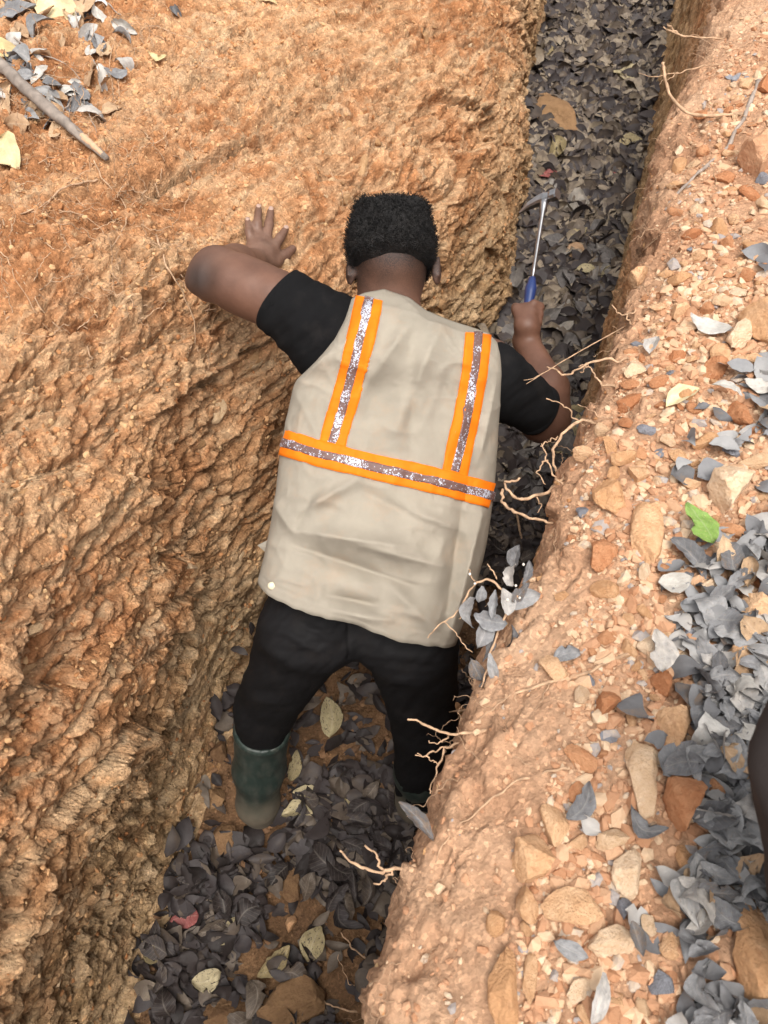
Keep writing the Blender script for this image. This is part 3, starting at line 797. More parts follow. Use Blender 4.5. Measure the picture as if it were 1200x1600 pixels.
# ---- rubber boots
M_SOLE = plain('boot_sole', (0.05, 0.042, 0.033), 0.9, 0, 0.2, 0.25, 40, 0.4)
def boot(top, mid, ank, heel_r):
    top, mid, ank = map(np.array, (top, mid, ank))
    S = SDF(np.minimum(top, ank) - np.array([0.13, 0.16, 0.1]), np.maximum(top, ank) + np.array([0.13, 0.36, 0.1]), 0.0042)
    ax = norm(top - mid)
    C = SDF(S.lo, S.lo + 0.01, S.h); C.n = S.n.copy(); C.F = np.full(S.n, 1.0, np.float32)
    S.cone(mid, top + ax * 0.08, 0.068, 0.073, 0.0, cut=[(top, ax)])
    S.cone(mid, ank, 0.068, 0.056, 0.03)
    heel = np.array([ank[0], ank[1] - 0.012, 0.045]); toe = np.array([ank[0] - 0.02, ank[1] + 0.19, 0.045])
    S.cone(heel, ank, heel_r, 0.056, 0.03)
    S.cone(heel + np.array([0, 0.04, 0.0]), toe, 0.046, 0.041, 0.03)
    C.cone(mid, top + ax * 0.1, 0.060, 0.0655, 0.0)
    S.F = np.maximum(S.F, -C.F)
    g = [S.lo[i] + S.h * np.arange(S.n[i]) for i in range(3)]
    S.F = np.maximum(S.F, (0.014 - g[2])[None, None, :].astype(np.float32))
    V, Q = S.mesh(); V = relax(V, Q, 2, 0.4); N = vnormals(V, Q)
    rim = np.exp(-(((V - top) @ ax + 0.012) / 0.006) ** 2)
    V = V + N * (0.0022 * rim + 0.003 * fbm(V[:, 0] * 14 + V[:, 1] * 9, V[:, 2] * 16, 3, 33))[:, None]
    b = child('boot', mesh_np('boot', V, Q, None, M_BOOT), man)
    # sole: a stepped slab following the foot
    ring = []
    for a in np.linspace(0, 2 * math.pi, 36, endpoint=False):
        yy = math.sin(a); r = 0.043 + 0.008 * max(0, yy)
        ring.append((math.cos(a) * r * (1 - 0.12 * (abs(yy) < 0.3)), (0.085 + 0.0) + yy * 0.145))
    ring = np.array(ring); sv = []
    for z, s in ((0.0, 0.97), (0.012, 1.0), (0.014, 1.05), (0.024, 1.05), (0.026, 0.9)):
        for x, y in ring: sv.append((heel[0] - 0.02 * (y / 0.2) + x * s, heel[1] + 0.085 + (y - 0.085) * s, z + 0.002))
    n = len(ring); sq = []
    for l in range(4):
        for i in range(n): sq.append((l * n + i, l * n + (i + 1) % n, (l + 1) * n + (i + 1) % n, (l + 1) * n + i))
    tri = [(4 * n, 4 * n + i, 4 * n + i + 1) for i in range(1, n - 1)] + [(0, i + 1, i) for i in range(1, n - 1)]
    child('sole', mesh_np('sole', sv, sq, tri, M_SOLE, smooth=False), b)
boot(P(410, 1137, 2.03), P(405, 1200, 2.15), P(403, 1252, 2.235), 0.050)
boot(P(660, 1150, 2.05), P(656, 1205, 2.16), P(652, 1250, 2.25), 0.050)

# ---- vest
Lp = [(405, 905, 1.69), (418, 850, 1.69), (430, 790, 1.69), (440, 700, 1.68), (450, 650, 1.675), (461, 600, 1.66), (496, 568, 1.615), (522, 535, 1.60), (540, 500, 1.60), (549, 468, 1.615)]
Rp = [(712, 1003, 1.73), (737, 930, 1.74), (755, 870, 1.745), (768, 790, 1.745), (776, 700, 1.74), (779, 650, 1.72), (781, 612, 1.70), (782, 582, 1.69), (781, 556, 1.685), (777, 537, 1.70)]
def spl(p, m):
    p = np.array(p, float); t = np.linspace(0, 1, len(p)); o = np.linspace(0, 1, m)
    r = np.stack([np.interp(o, t, p[:, i]) for i in range(3)], -1)
    return smooth1(r, max(2, m // 45), 0) if m > 20 else r
NB, NT_ = 210, 250
L, Rr = spl(Lp, NB), spl(Rp, NB)
L[0], Rr[0], L[-1], Rr[-1] = Lp[0], Rp[0], Lp[-1], Rp[-1]
b = np.linspace(0, 1, NB)
Db = np.interp(b, [0, 0.2, 0.5, 0.75, 0.92, 1], [0.150, 0.150, 0.130, 0.105, 0.065, 0.022])
Df = np.interp(b, [0, 0.3, 0.55, 0.7, 0.9, 1], [0.13, 0.13, 0.12, 0.16, 0.12, 0.05])
th_ = np.linspace(0, 2 * math.pi, NT_, endpoint=False)
c, s = np.cos(th_), np.sin(th_)
fx = (1 - np.sign(c) * np.abs(c) ** 0.85) / 2
fn = np.sign(s) * np.abs(s) ** 0.75
U = L[:, None, 0] * (1 - fx) + Rr[:, None, 0] * fx
Vv = L[:, None, 1] * (1 - fx) + Rr[:, None, 1] * fx
Tt = L[:, None, 2] * (1 - fx) + Rr[:, None, 2] * fx
back = np.clip(s, 0, 1)[None, :] ** 0.5
top = (b ** 6)[:, None]
Vv = Vv + top * np.interp(U, [549, 570, 600, 640, 665, 700, 760, 779], [0, -14, -28, -26, -14, -10, -10, 0])
Vv = Vv + ((1 - b) ** 8)[:, None] * (np.interp(U, [405, 430, 470, 500, 530, 560, 590, 620, 660, 690, 712], [0, 9, 13, 13, 9, 7, 9, 11, 8, 4, 0]) + 1.2 * vnoise(U / 13, U * 0, 3))
off = np.where(fn[None, :] > 0, fn[None, :] * Db[:, None], fn[None, :] * Df[:, None])
Pw = np.array([0, 0, CAM_Z])[None, None] + Tt[..., None] * np.stack([(U - 600) / F_PX, CP - (Vv - 800) / F_PX * SP, -SP - (Vv - 800) / F_PX * CP], -1)
Pw = Pw + off[..., None] * BK
# folds (soft ridges and valleys of the cloth on his back)
wr = 0.0050 * fbm(U / 70, Vv / 45, 3, 35) + 0.0030 * fbm((U + Vv * .4) / 16, Vv / 90, 3, 36)
for (x0, y0, x1, y1, wd, am) in ((690, 515, 610, 700, 20, 0.011), (655, 500, 560, 640, 16, 0.009), (640, 540, 640, 720, 13, -0.006), (720, 640, 690, 720, 12, 0.006),
        (480, 800, 560, 755, 11, 0.010), (470, 850, 640, 905, 15, -0.014), (480, 828, 640, 850, 13, 0.012), (560, 845, 690, 880, 12, 0.009), (520, 920, 590, 935, 11, -0.012), (530, 940, 610, 955, 10, 0.009),
        (600, 895, 690, 985, 14, 0.008), (430, 780, 470, 830, 10, 0.008), (720, 760, 690, 960, 14, -0.010), (745, 800, 700, 970, 10, 0.009), (770, 600, 740, 720, 9, 0.006),
        (620, 465, 655, 500, 8, 0.007), (480, 600, 520, 560, 12, 0.006), (590, 500, 575, 600, 12, 0.006), (500, 770, 470, 830, 9, -0.006), (640, 800, 720, 830, 10, 0.008), (570, 770, 650, 812, 9, -0.006)):
    t = np.clip(((U - x0) * (x1 - x0) + (Vv - y0) * (y1 - y0)) / ((x1 - x0) ** 2 + (y1 - y0) ** 2), 0, 1)
    dd = np.hypot(U - x0 - t * (x1 - x0), Vv - y0 - t * (y1 - y0))
    wr = wr + 2.2 * am * (0.55 * np.exp(-(dd / wd) ** 2) + 0.6 * np.exp(-dd / (0.55 * wd))) * np.sin(math.pi * (0.12 + 0.76 * t))
rg = lambda a, b_, s: (1 - np.abs(vnoise(a, b_, s))) ** 3
wr = wr + 0.0050 * (rg(U / 55 + Vv / 120, Vv / 42 - U / 160, 44) - .3) + 0.0034 * (rg((U - .5 * Vv) / 34, (Vv + .35 * U) / 60, 46) - .3) + .0018 * rg(U / 15, Vv / 24, 48)
edge_b = -1.1 * np.exp(-((b - 0.028) / 0.0022) ** 2)[:, None]
wr = wr * np.clip((b[:, None] + 0.05) * 12, 0.2, 1) * np.clip((1.02 - b[:, None]) * 10, 0.2, 1) + 0.0016 * edge_b
Pw = Pw + (wr * np.where(s > 0, 1, 0.4)[None, :])[..., None] * BK
idx = np.arange(NB * NT_).reshape(NB, NT_)
Fq = np.stack([idx[:-1], np.roll(idx[:-1], -1, 1), np.roll(idx[1:], -1, 1), idx[1:]], -1).reshape(-1, 4)
Vo = Pw.reshape(-1, 3); N = vnormals(Vo, Fq)
ctr = Vo.reshape(NB, NT_, 3).mean(1, keepdims=True)
if ((Vo.reshape(NB, NT_, 3) - ctr).reshape(-1, 3) * N).sum() < 0: N = -N; Fq = Fq[:, ::-1]
Vi = Vo - N * 0.0028
nv = len(Vo)
rim0 = np.stack([idx[0], idx[0] + nv, np.roll(idx[0], -1) + nv, np.roll(idx[0], -1)], -1)
rim1 = np.stack([idx[-1], np.roll(idx[-1], -1), np.roll(idx[-1], -1) + nv, idx[-1] + nv], -1)
vest_me = mesh_np('vest', np.concatenate([Vo, Vi]), np.concatenate([Fq, Fq[:, ::-1] + nv, rim0, rim1]), None, M_VEST)
VB = BVHTree.FromPolygons(Vo.tolist(), Fq.tolist())
vest = child('vest', vest_me, man)

def on_vest(u, v, lift):
    d = Vector(ray(u, v)); Ld = d.length
    loc, nor, i, dist = VB.ray_cast(Vector((0, 0, CAM_Z)), d / Ld, 10)
    if loc is None: return None
    if nor.dot(d) > 0: nor = -nor
    return np.array(loc) + np.array(nor) * lift

def tape(name, line, w0, w1, lift, mat, nx=6, n=70):
    line = np.array(line, float); seg = np.r_[0, np.cumsum(np.hypot(*np.diff(line, axis=0).T))]; seg /= seg[-1]
    o = np.linspace(0, 1, n); px = np.interp(o, seg, line[:, 0]); py = np.interp(o, seg, line[:, 1])
    px, py = smooth1(px, 3), smooth1(py, 3)
    tx, ty = np.gradient(px), np.gradient(py); ln = np.hypot(tx, ty); nxv, nyv = -ty / ln, tx / ln
    rows = []
    for i in range(n):
        row = []
        for j in np.linspace(w0, w1, nx):
            p = on_vest(px[i] + nxv[i] * j, py[i] + nyv[i] * j, lift)
            row.append(p)
        rows.append(row)
    good = [r for r in rows if all(q is not None for q in r)]
    A = np.array(good); k = len(A)
    A2 = A - BK * (lift + 0.001)
    # closed thin strip: top sheet plus skirts
    Vt = A.reshape(-1, 3); i = np.arange(k * nx).reshape(k, nx)
    F1 = np.stack([i[:-1, :-1], i[:-1, 1:], i[1:, 1:], i[1:, :-1]], -1).reshape(-1, 4)
    b_ = np.concatenate([A2[:, 0], A2[:, -1]]); m = len(Vt)
    sk = []
    for q in range(k - 1):
        sk.append((i[q, 0], i[q + 1, 0], m + q + 1, m + q)); sk.append((i[q, -1], m + k + q, m + k + q + 1, i[q + 1, -1]))
    me = mesh_np(name, np.concatenate([Vt, b_]), np.concatenate([F1, np.array(sk)]), None, mat)
    return child(name, me, vest)
VL = [(578, 464), (566, 520), (545, 605), (523, 680), (516, 708)]
VR = [(747, 518), (741, 580), (727, 660), (714, 718), (708, 750)]
HZ = [(438, 690), (462, 697), (500, 709), (580, 729), (640, 742), (700, 756), (740, 767), (772, 776)]
for ln, hw, sw in ((VL, 21, 7), (VR, 20, 6.5)):
    tape('orange_tape', ln, -hw, hw, 0.0030, M_ORANGE, 9, 130)
    tape('silver_tape', ln[:-1] + [(ln[-1][0] + 1, ln[-1][1] - 12)], -sw, sw, 0.0038, M_SILVER, 5, 130)
tape('orange_tape', HZ, -20, 20, 0.0042, M_ORANGE, 9, 200)
tape('silver_tape', HZ, -7, 7, 0.0052, M_SILVER, 5, 200)
M_BTN = plain('button', (0.62, 0.52, 0.36), 0.4, 0, 0.5, 0.05, 50, 0)
bp = on_vest(425, 916, 0.002)
if bp is not None: blob(bp, [HX, norm(np.cross(BK, HX)), BK], (0.008, 0.008, 0.003), 'button', M_BTN, vest, 14, 7)
# loose front corner of the vest showing at his left side
fp = [P(430, 838, 1.72), P(402, 852, 1.74), P(416, 864, 1.73), P(428, 880, 1.72), P(440, 860, 1.70)]
fv = np.array(fp + [q - BK * 0.003 for q in fp])
child('front_flap', mesh_np('front_flap', fv, [(0, 1, 6, 5), (1, 2, 7, 6), (2, 3, 8, 7), (3, 4, 9, 8), (4, 0, 5, 9)], [(0, 4, 1), (1, 4, 2), (2, 4, 3), (5, 6, 9), (6, 7, 9), (7, 8, 9)], M_VEST, smooth=False), vest)

# ------------------------------------------------------------------ the hammer he holds
hm = empty('hammer', GC)
tag(hm, 'steel rock hammer with blue grip held in the right fist', 'hammer')
M_STEEL = plain('worn_steel', (0.36, 0.355, 0.36), 0.36, 1.0, 0.5, 0.15, 60, 0.1)
M_GRIP = plain('blue_grip', (0.012, 0.028, 0.11), 0.38, 0, 0.5, 0.1, 60, 0.1)
def lathe_path(pts, rad, mat, name, parent, asp=None, seg=14):
    pts = [np.array(p) for p in pts]; Vs = []; ax = norm(pts[-1] - pts[0]); x = norm(np.cross(ax, BK)); y = np.cross(x, ax)
    for i, (p, r) in enumerate(zip(pts, rad)):
        k = 1 if asp is None else asp[i]
        for a in np.linspace(0, 2 * math.pi, seg, endpoint=False): Vs.append(p + x * math.cos(a) * r + y * math.sin(a) * r * k)
    n = len(pts); f = [(i * seg + j, i * seg + (j + 1) % seg, (i + 1) * seg + (j + 1) % seg, (i + 1) * seg + j) for i in range(n - 1) for j in range(seg)]
    tr = [(0, j + 1, j) for j in range(1, seg - 1)] + [((n - 1) * seg, (n - 1) * seg + j, (n - 1) * seg + j + 1) for j in range(1, seg - 1)]
    return child(name, mesh_np(name, Vs, f, tr, mat), parent)
gl = np.linalg.norm(G1 - G0)
E0, E1 = GC - GA * 0.070, GC + GA * 0.118
q = np.linspace(0, 1, 14)
lathe_path([E0 + (E1 - E0) * t for t in q], [0.007, 0.014, 0.0155] + [0.0135 + 0.0016 * math.sin(t * 9) for t in q[3:-2]] + [0.0115, 0.009], M_GRIP, 'grip', hm, [1.15] * 14)
lathe_path([E1 - GA * 0.01, E1 + GA * 0.03, G1 - GA * 0.05, G1 - GA * 0.018, G1 + GA * 0.006], [0.0052, 0.005, 0.0056, 0.0105, 0.0135], M_STEEL, 'shaft', hm, [1.5, 1.5, 1.5, 1.2, 1.0])
# head: square striking face to the right, pick point to the left
def bar(pts, hw, hh, mat, name, parent):
    Vs = []; up = GA; dp = None
    for i, (p, a, c_) in enumerate(zip(pts, hw, hh)):
        t = norm((pts[min(i + 1, len(pts) - 1)] - pts[max(i - 1, 0)])); dp = norm(np.cross(t, up)); u2 = np.cross(dp, t)
        for sx, sy in ((-1, -0.6), (-0.6, -1), (0.6, -1), (1, -0.6), (1, 0.6), (0.6, 1), (-0.6, 1), (-1, 0.6)): Vs.append(p + dp * a * sx + u2 * c_ * sy)
    n = len(pts); f = [(i * 8 + j, i * 8 + (j + 1) % 8, (i + 1) * 8 + (j + 1) % 8, (i + 1) * 8 + j) for i in range(n - 1) for j in range(8)]
    tr = [(0, j + 1, j) for j in range(1, 7)] + [((n - 1) * 8, (n - 1) * 8 + j, (n - 1) * 8 + j + 1) for j in range(1, 7)]
    return child(name, mesh_np(name, Vs, f, tr, mat, smooth=False), parent)
hx_ = norm(HX * 0.70 + BK * 0.72); hx_ = norm(hx_ - GA * (hx_ @ GA))
H = G1 + GA * 0.004
head = bar([H + hx_ * 0.040, H + hx_ * 0.036, H + hx_ * 0.022, H + hx_ * 0.015, H, H - hx_ * 0.02, H - hx_ * 0.05 - GA * 0.006, H - hx_ * 0.078 - GA * 0.018],
           [0.0125, 0.0135, 0.0135, 0.010, 0.0135, 0.012, 0.009, 0.003], [0.0125, 0.0135, 0.0135, 0.0105, 0.015, 0.013, 0.009, 0.003], M_STEEL, 'hammer_head', hm)

# ------------------------------------------------------------------ sight test, used to spend the separate pieces where they can be seen
def bvh_of(*objs):
    Vs, Fs = [], []
    for o in objs:
        me = o.data; off = o.parent.matrix_world.translation if False else Vector((0, 0, 0))
        n = len(me.vertices); co = np.empty(n * 3); me.vertices.foreach_get('co', co)
        base = sum(len(v) for v in Vs)
        Vs.append(co.reshape(-1, 3) + foot_mid)
        Fs += [[base + i for i in p.vertices] for p in me.polygons]
    return BVHTree.FromPolygons(np.concatenate(Vs).tolist(), Fs)
MANB = bvh_of(trousers, vest)
def seen(p, slack=0.03):
    p = Vector(p); o = Vector((0, 0, CAM_Z)); d = p - o; L_ = d.length
    u_, v_ = pix_of(np.array(p)[None]); 
    if not (-15 < u_[0] < 1215 and -15 < v_[0] < 1615): return False
    for B, s in ((BVH, slack), (MANB, 0.01)):
        h = B.ray_cast(o, d / L_, L_ - s)
        if h[0] is not None: return False
    return True

# ------------------------------------------------------------------ stones
def stone_mat(name, lo, hi, spots=(0.30, 0.15, 0.06)):
    k = NT(name); v = k.coord('Object')
    oi = k.new('ObjectInfo')
    vv = k.new('VectorMath', operation='ADD'); k.l(v, vv.inputs[0]); k.l(oi.outputs['Random'], vv.inputs[1])
    sc = k.new('VectorMath', operation='MULTIPLY_ADD'); k.l(vv.outputs[0], sc.inputs[0]); sc.inputs[1].default_value = (1, 1, 1); k.l(oi.outputs['Location'], sc.inputs[2])
    v = sc.outputs[0]
    f = k.math('ADD', k.math('MULTIPLY', k.noise(v, 1.6, 6, 0.65), 0.9), k.math('MULTIPLY', k.math('SUBTRACT', oi.outputs['Random'], 0.5), 0.35))
    c = k.ramp(f, [(0.3, lo), (0.65, hi)])
    s = k.ramp(k.noise(v, 3.5, 6, 0.7), [(0.54, (0, 0, 0)), (0.70, (1, 1, 1))])
    c = k.mix(k.math('MULTIPLY', s, 0.6), c, spots)
    k.bump(k.math('ADD', k.noise(v, 6, 9, 0.72), k.math('MULTIPLY', k.voro(v, 7), 0.35)), 0.8, 0.008)
    return k.done(c, 0.92, 0.12)
M_TAN = stone_mat('tan_stone', (0.55, 0.30, 0.15), (0.73, 0.46, 0.27), (0.40, 0.19, 0.09))
M_PALE = stone_mat('pale_stone', (0.63, 0.41, 0.245), (0.78, 0.58, 0.40), (0.52, 0.30, 0.16))
M_RED = stone_mat('red_stone', (0.44, 0.185, 0.085), (0.59, 0.30, 0.155), (0.36, 0.13, 0.055))
M_BROWN = stone_mat('brown_stone', (0.16, 0.09, 0.047), (0.27, 0.16, 0.082), (0.13, 0.07, 0.04))
M_CLODB = stone_mat('soil_clod', (0.46, 0.23, 0.125), (0.61, 0.36, 0.215), (0.40, 0.17, 0.08))
M_GREYS = stone_mat('grey_stone', (0.22, 0.22, 0.24), (0.34, 0.34, 0.37), (0.15, 0.14, 0.14))

def rock_verts(seed, sub, cuts=9, rough=0.06):
    r = np.random.default_rng(seed)
    bm = bmesh.new(); bmesh.ops.create_icosphere(bm, subdivisions=sub, radius=1.0)
    Vr = np.array([v.co[:] for v in bm.verts]); Fr = np.array([[v.index for v in f.verts] for f in bm.faces]); bm.free()
    for i in range(cuts):
        n = norm(r.normal(size=3)); d = 0.42 + 0.36 * r.random()
        e = Vr @ n - d; Vr = Vr - np.maximum(e, 0)[:, None] * n * 0.96
    if rough:
        a = fbm(Vr[:, 0] * 2.1 + seed, Vr[:, 1] * 2.1 + Vr[:, 2] * 1.7, 4, seed)
        a2 = fbm(Vr[:, 1] * 5 + seed, Vr[:, 2] * 5 + Vr[:, 0] * 3, 3, seed + 5)
        f_, e_ = facets(Vr[:, 0] * 4 + Vr[:, 2] * 2 + seed, Vr[:, 1] * 4 - Vr[:, 2] * 2.5, seed + 9, 1.2)
        Vr = Vr * (1 + rough * a + rough * 0.6 * a2 + rough * 0.55 * f_)[:, None]
    Vr = Vr / np.abs(Vr).max(0)
    return Vr, Fr
ROCK_HI = [rock_verts(100 + i, 4, 12, 0.11) for i in range(8)]
ROCK_LO = [rock_verts(200 + i, 3, 10, 0.10) for i in range(12)]
CHIP = [rock_verts(300 + i, 1, 8, 0.0) for i in range(8)]
_cache = {}
def rock_mesh(kind, i, mat):
    key = (kind, i, mat.name)
    if key not in _cache:
        Vr, Fr = {'hi': ROCK_HI, 'lo': ROCK_LO, 'chip': CHIP}[kind][i]
        me = mesh_np('stone', Vr, None, Fr, mat, smooth=True)
        try: me.set_sharp_from_angle(angle=math.radians(30)) if True else None
        except Exception: pass
        _cache[key] = me
    return _cache[key]

def basis(nor, yaw, tilt=0.0):
    n = Vector(nor).normalized()
    q = Vector((0, 0, 1)).rotation_difference(n)
    R = q.to_matrix() @ Matrix.Rotation(yaw, 3, 'Z') @ Matrix.Rotation(tilt, 3, 'X')
    return R

BANK_SP = []          # footprint of placed stones, so that none stands inside another
def place_rock(u, v, w, h, ang, mat, label, thick=0.55, idx=None, sink=0.25, cat='stone', group=None, name='stone', kind='hi', tlim=None):
    hh = hit(u, v)
    p, n, t = hh
    a = w * t / F_PX / 2; b_ = h * t / F_PX / 2 / 0.84
    c = min(a, b_) * thick * 1.25
    m_ = (a * b_ * c) ** (1 / 3)
    Vr, Fr = ROCK_HI[idx]
    me = mesh_np('stone', Vr * np.array([a, b_, c]) / m_, None, Fr, mat); me.set_sharp_from_angle(angle=math.radians(34))
    o = link(name, me)
    nn = (Vector(n) * 0.5 + Vector((0, 0, 1)) * 0.7).normalized()
    o.matrix_world = Matrix.Translation(p + nn * c * (1 - 2 * sink)) @ (basis(nn, math.radians(-ang)) @ Matrix.Scale(m_, 3)).to_4x4()
    BANK_SP.append((p.x, p.y, max(a, b_) * 0.85))
    return tag(o, label, cat, group)

HERO = [
 (955, 778, 62, 66, 10, M_TAN, 'tan angular stone left of the long upright slab', 2, .6),
 (1006, 828, 58, 128, 12, M_TAN, 'long tan slab lying upright just left of the green leaf', 1, .6),
 (1130, 770, 78, 72, 0, M_PALE, 'big rounded pale stone above the green leaf', 3, .8),
 (943, 872, 52, 56, 30, M_RED, 'reddish stone lower left of the long upright slab', 4, .6),
 (1186, 512, 66, 84, 5, M_TAN, 'large orange tan stone at the right edge above the pale gravel', 5, .9),
 (1155, 528, 44, 62, 20, M_PALE, 'pale broken stone against the left side of the large orange stone', 6, .7),
 (985, 632, 44, 26, -25, M_RED, 'flat reddish stone near the rim beside the pale yellow leaf', 7, .6),
 (1155, 655, 36, 46, 0, M_RED, 'small orange brick-shaped stone at right above the rounded pale stone', 0, .8),
 (1120, 555, 36, 44, 10, M_TAN, 'tan stone below left of the pale broken stone', 1, .7),
 (1178, 952, 62, 50, -25, M_TAN, 'tan stone at the right edge below the green leaf', 2, .7),
 (1052, 1138, 58, 80, 15, M_TAN, 'tan flat faced stone standing above the crumbly red stone', 5, .7),
 (1060, 1256, 74, 82, 0, M_RED, 'crumbly round red stone in the right foreground', 3, .95),
 (1007, 1215, 58, 112, 8, M_PALE, 'long pale yellow slab left of the crumbly red stone', 4, .6),
 (1082, 1192, 54, 40, 20, M_TAN, 'tan stone right behind the crumbly red stone', 6, .7),
 (832, 1350, 66, 72, 0, M_TAN, 'blocky tan stone nearest the bare soil in the foreground', 7, .85),
 (895, 1421, 100, 52, -8, M_TAN, 'flat wide tan slab below the blocky tan stone', 0, .5),
 (983, 1362, 56, 72, 25, M_PALE, 'pale stone with dark blotch right of the blocky tan stone', 2, .6),
 (792, 1538, 60, 108, 8, M_TAN, 'tall yellow tan stone at the bottom left of the rubble', 2, .65),
 (826, 1520, 26, 72, 12, M_TAN, 'narrow stone leaning on the tall yellow tan stone', 1, .7),
 (1172, 1508, 86, 160, 4, M_TAN, 'big smooth brown stone in the bottom right corner', 3, .7),
 (960, 1468, 92, 44, 5, M_PALE, 'pale stone half covered by grey leaves in the foreground', 6, .6),
 (1035, 1070, 38, 42, 0, M_RED, 'small red stone below the upright grey leaf', 5, .8),
 (945, 1105, 42, 44, 20, M_RED, 'red clod in the middle of the gravel, largest of its cluster', 3, .85),
 (957, 1315, 56, 30, -10, M_PALE, 'whitish flat stone above the pale blotched stone', 7, .5),
 (972, 1421, 28, 28, 0, M_GREYS, 'small round grey stone right of the flat wide slab', 3, .95),
 (996, 442, 36, 36, 0, M_TAN, 'rounded tan stone in the gravel patch high on the right bank', 3, .85),
 (1182, 258, 84, 66, 0, M_CLODB, 'big crumbly orange block high on the right bank', 3, .8),
 (1150, 1270 - 245, 46, 48, 0, M_TAN, 'tan stone among grey leaves right of the upright grey leaf', 6, .7),
 (712, 1125, 62, 46, -10, M_TAN, 'smooth pinkish tan stone jutting from the rim beside his leg', 6, .8),
 (705, 1092, 40, 28, 0, M_GREYS, 'dark grey brown stone on the rim below the dry sprig', 3, .8),
 (860, 188, 96, 116, -28, M_BROWN, 'brown slab leaning on the left wall far down the trench', 5, .34),
 (468, 1560, 128, 70, 5, M_BROWN, 'wide brown boulder on the trench floor at the bottom of the photo', 6, .5),
 (345, 1592, 96, 60, 0, M_BROWN, 'brown boulder cut by the bottom edge of the photo', 3, .6),
 (356, 1312, 46, 44, 0, M_BROWN, 'red brown stone on the floor below the left boot', 4, .8),
 (452, 1386, 46, 44, 10, M_BROWN, 'square brown stone on the dark leaves between boot and spotted leaf', 0, .7),
 (531, 1433, 54, 42, 5, M_BROWN, 'brown block near the rim in the lower floor litter', 5, .7),
 (346, 1176, 34, 34, 0, M_BROWN, 'brown stone at the foot of the wall left of the boot top', 2, .8),
 (340, 1255, 34, 36, 0, M_BROWN, 'brown stone at the wall foot left of the boot ankle', 7, .8),
 (454, 1445, 22, 22, 0, M_TAN, 'small tan stone between the spotted leaf and the brown block', 3, .8),
]
for (u, v, w, h, a, m, lab, i, th) in HERO:
    place_rock(u, v, w, h, a, m, lab, th, i, 0.22 if v < 1500 else 0.2)

def zone(y):
    return ('high on the right bank' if y > 1.35 else 'on the right bank level with his vest' if y > 0.72 else 'on the right bank beside his legs' if y > 0.42 else 'in the right foreground rubble')
lims = T['lims']
def rim_x(y): return float(lims(y)[2])
SIZES = {'small': (0.006, 0.0105), 'mid': (0.0105, 0.022)}
mats = [('tan', M_TAN), ('pale', M_PALE), ('red', M_RED), ('grey', M_GREYS)]
n_ind, tries = 0, 0
MASS = []
PEB = []
while n_ind < 258 and tries < 40000:
    tries += 1
    y = rng.uniform(-0.05, 2.2); d = rng.uniform(0.03, 0.72)
    bare = 0.19 if y < 0.45 else 0.16 if y < 0.7 else 0.07
    if d < bare + 0.03 * rng.normal(): continue
    if y > 1.35 and rng.random() < 0.62: continue
    if rng.random() > math.exp(-max(0, d - bare - 0.15) * 1.0): continue
    x = rim_x(y) + d; g = down(x, y)
    if g is None: continue
    r = 0.0095 + 0.021 * rng.random() ** 1.8
    if any((x - a) ** 2 + (y - b) ** 2 < (r * 0.8 + c) ** 2 for a, b, c in BANK_SP): continue
    if not seen(g[0] + Vector((0, 0, r))): continue
    col, m = mats[rng.choice(4, p=[0.42, 0.26, 0.27, 0.05])]
    dims = np.array([1.0, rng.uniform(0.6, 0.95), rng.uniform(0.45, 0.75)]) * r
    o = link('stone', rock_mesh('lo', int(rng.integers(12)), m))
    o.matrix_world = Matrix.Translation(g[0] + g[1] * dims[2] * 0.45) @ (basis(g[1], rng.uniform(0, 6.28), rng.normal() * 0.25) @ Matrix.Diagonal(dims)).to_4x4()
    sz = 'fist sized lump' if r > 0.019 else 'chunk' if r > 0.0125 else 'pebble'
    word = {'tan': 'tan', 'pale': 'pale', 'red': 'red', 'grey': 'grey'}[col]
    sz = sz.replace('fist sized lump', 'lump'); MASS.append((o, f'{word} stone {sz}', g[0])); tag(o, 'x', 'stone', f'{word} stone {sz}s in the rubble on the right bank')
    BANK_SP.append((x, y, r * 0.8)); n_ind += 1

# ---- gravel and clods too small to count
def merge(variants, items):
    """items: (variant, 3x3, position, tint) -> one vertex/face array"""
    Vs, Fs, Ts, b_ = [], [], [], 0
    for (i, R, p, tint) in items:
        Vr, Fr = variants[i]
        Vs.append(Vr @ np.asarray(R).T + np.asarray(p)); Fs.append(Fr + b_); Ts.append(np.full(len(Vr), tint)); b_ += len(Vr)
    return np.concatenate(Vs), np.concatenate(Fs), np.concatenate(Ts)
def tinted(name, stops, rough=0.9, spots=None, spec=0.2, bump=0.5, scale=90):
    k = NT(name); v = k.coord('Object')
    f = k.math('ADD', k.attr('tint'), k.math('MULTIPLY', k.math('SUBTRACT', k.noise(v, scale, 5, 0.65), 0.5), 0.35))
    c = k.ramp(f, stops)
    if spots:
        s = k.ramp(k.noise(v, 210, 3, 0.6), [(0.60, (0, 0, 0)), (0.66, (1, 1, 1))]); c = k.mix(k.math('MULTIPLY', s, 0.7), c, spots)
    k.bump(k.noise(v, 260, 5, 0.65), bump, 0.003)
    return k.done(c, rough, spec)
M_GRAVEL = tinted('gravel', [(0.0, (0.38, 0.19, 0.10)), (0.3, (0.45, 0.245, 0.14)), (0.6, (0.53, 0.33, 0.20)), (0.85, (0.61, 0.45, 0.30)), (1.0, (0.32, 0.28, 0.26))])
M_CLOD = tinted('clods', [(0.0, (0.33, 0.14, 0.055)), (0.5, (0.47, 0.25, 0.115)), (1.0, (0.55, 0.36, 0.19))])
TINY = [rock_verts(400 + i, 1, 7, 0.0) for i in range(10)]
items = []
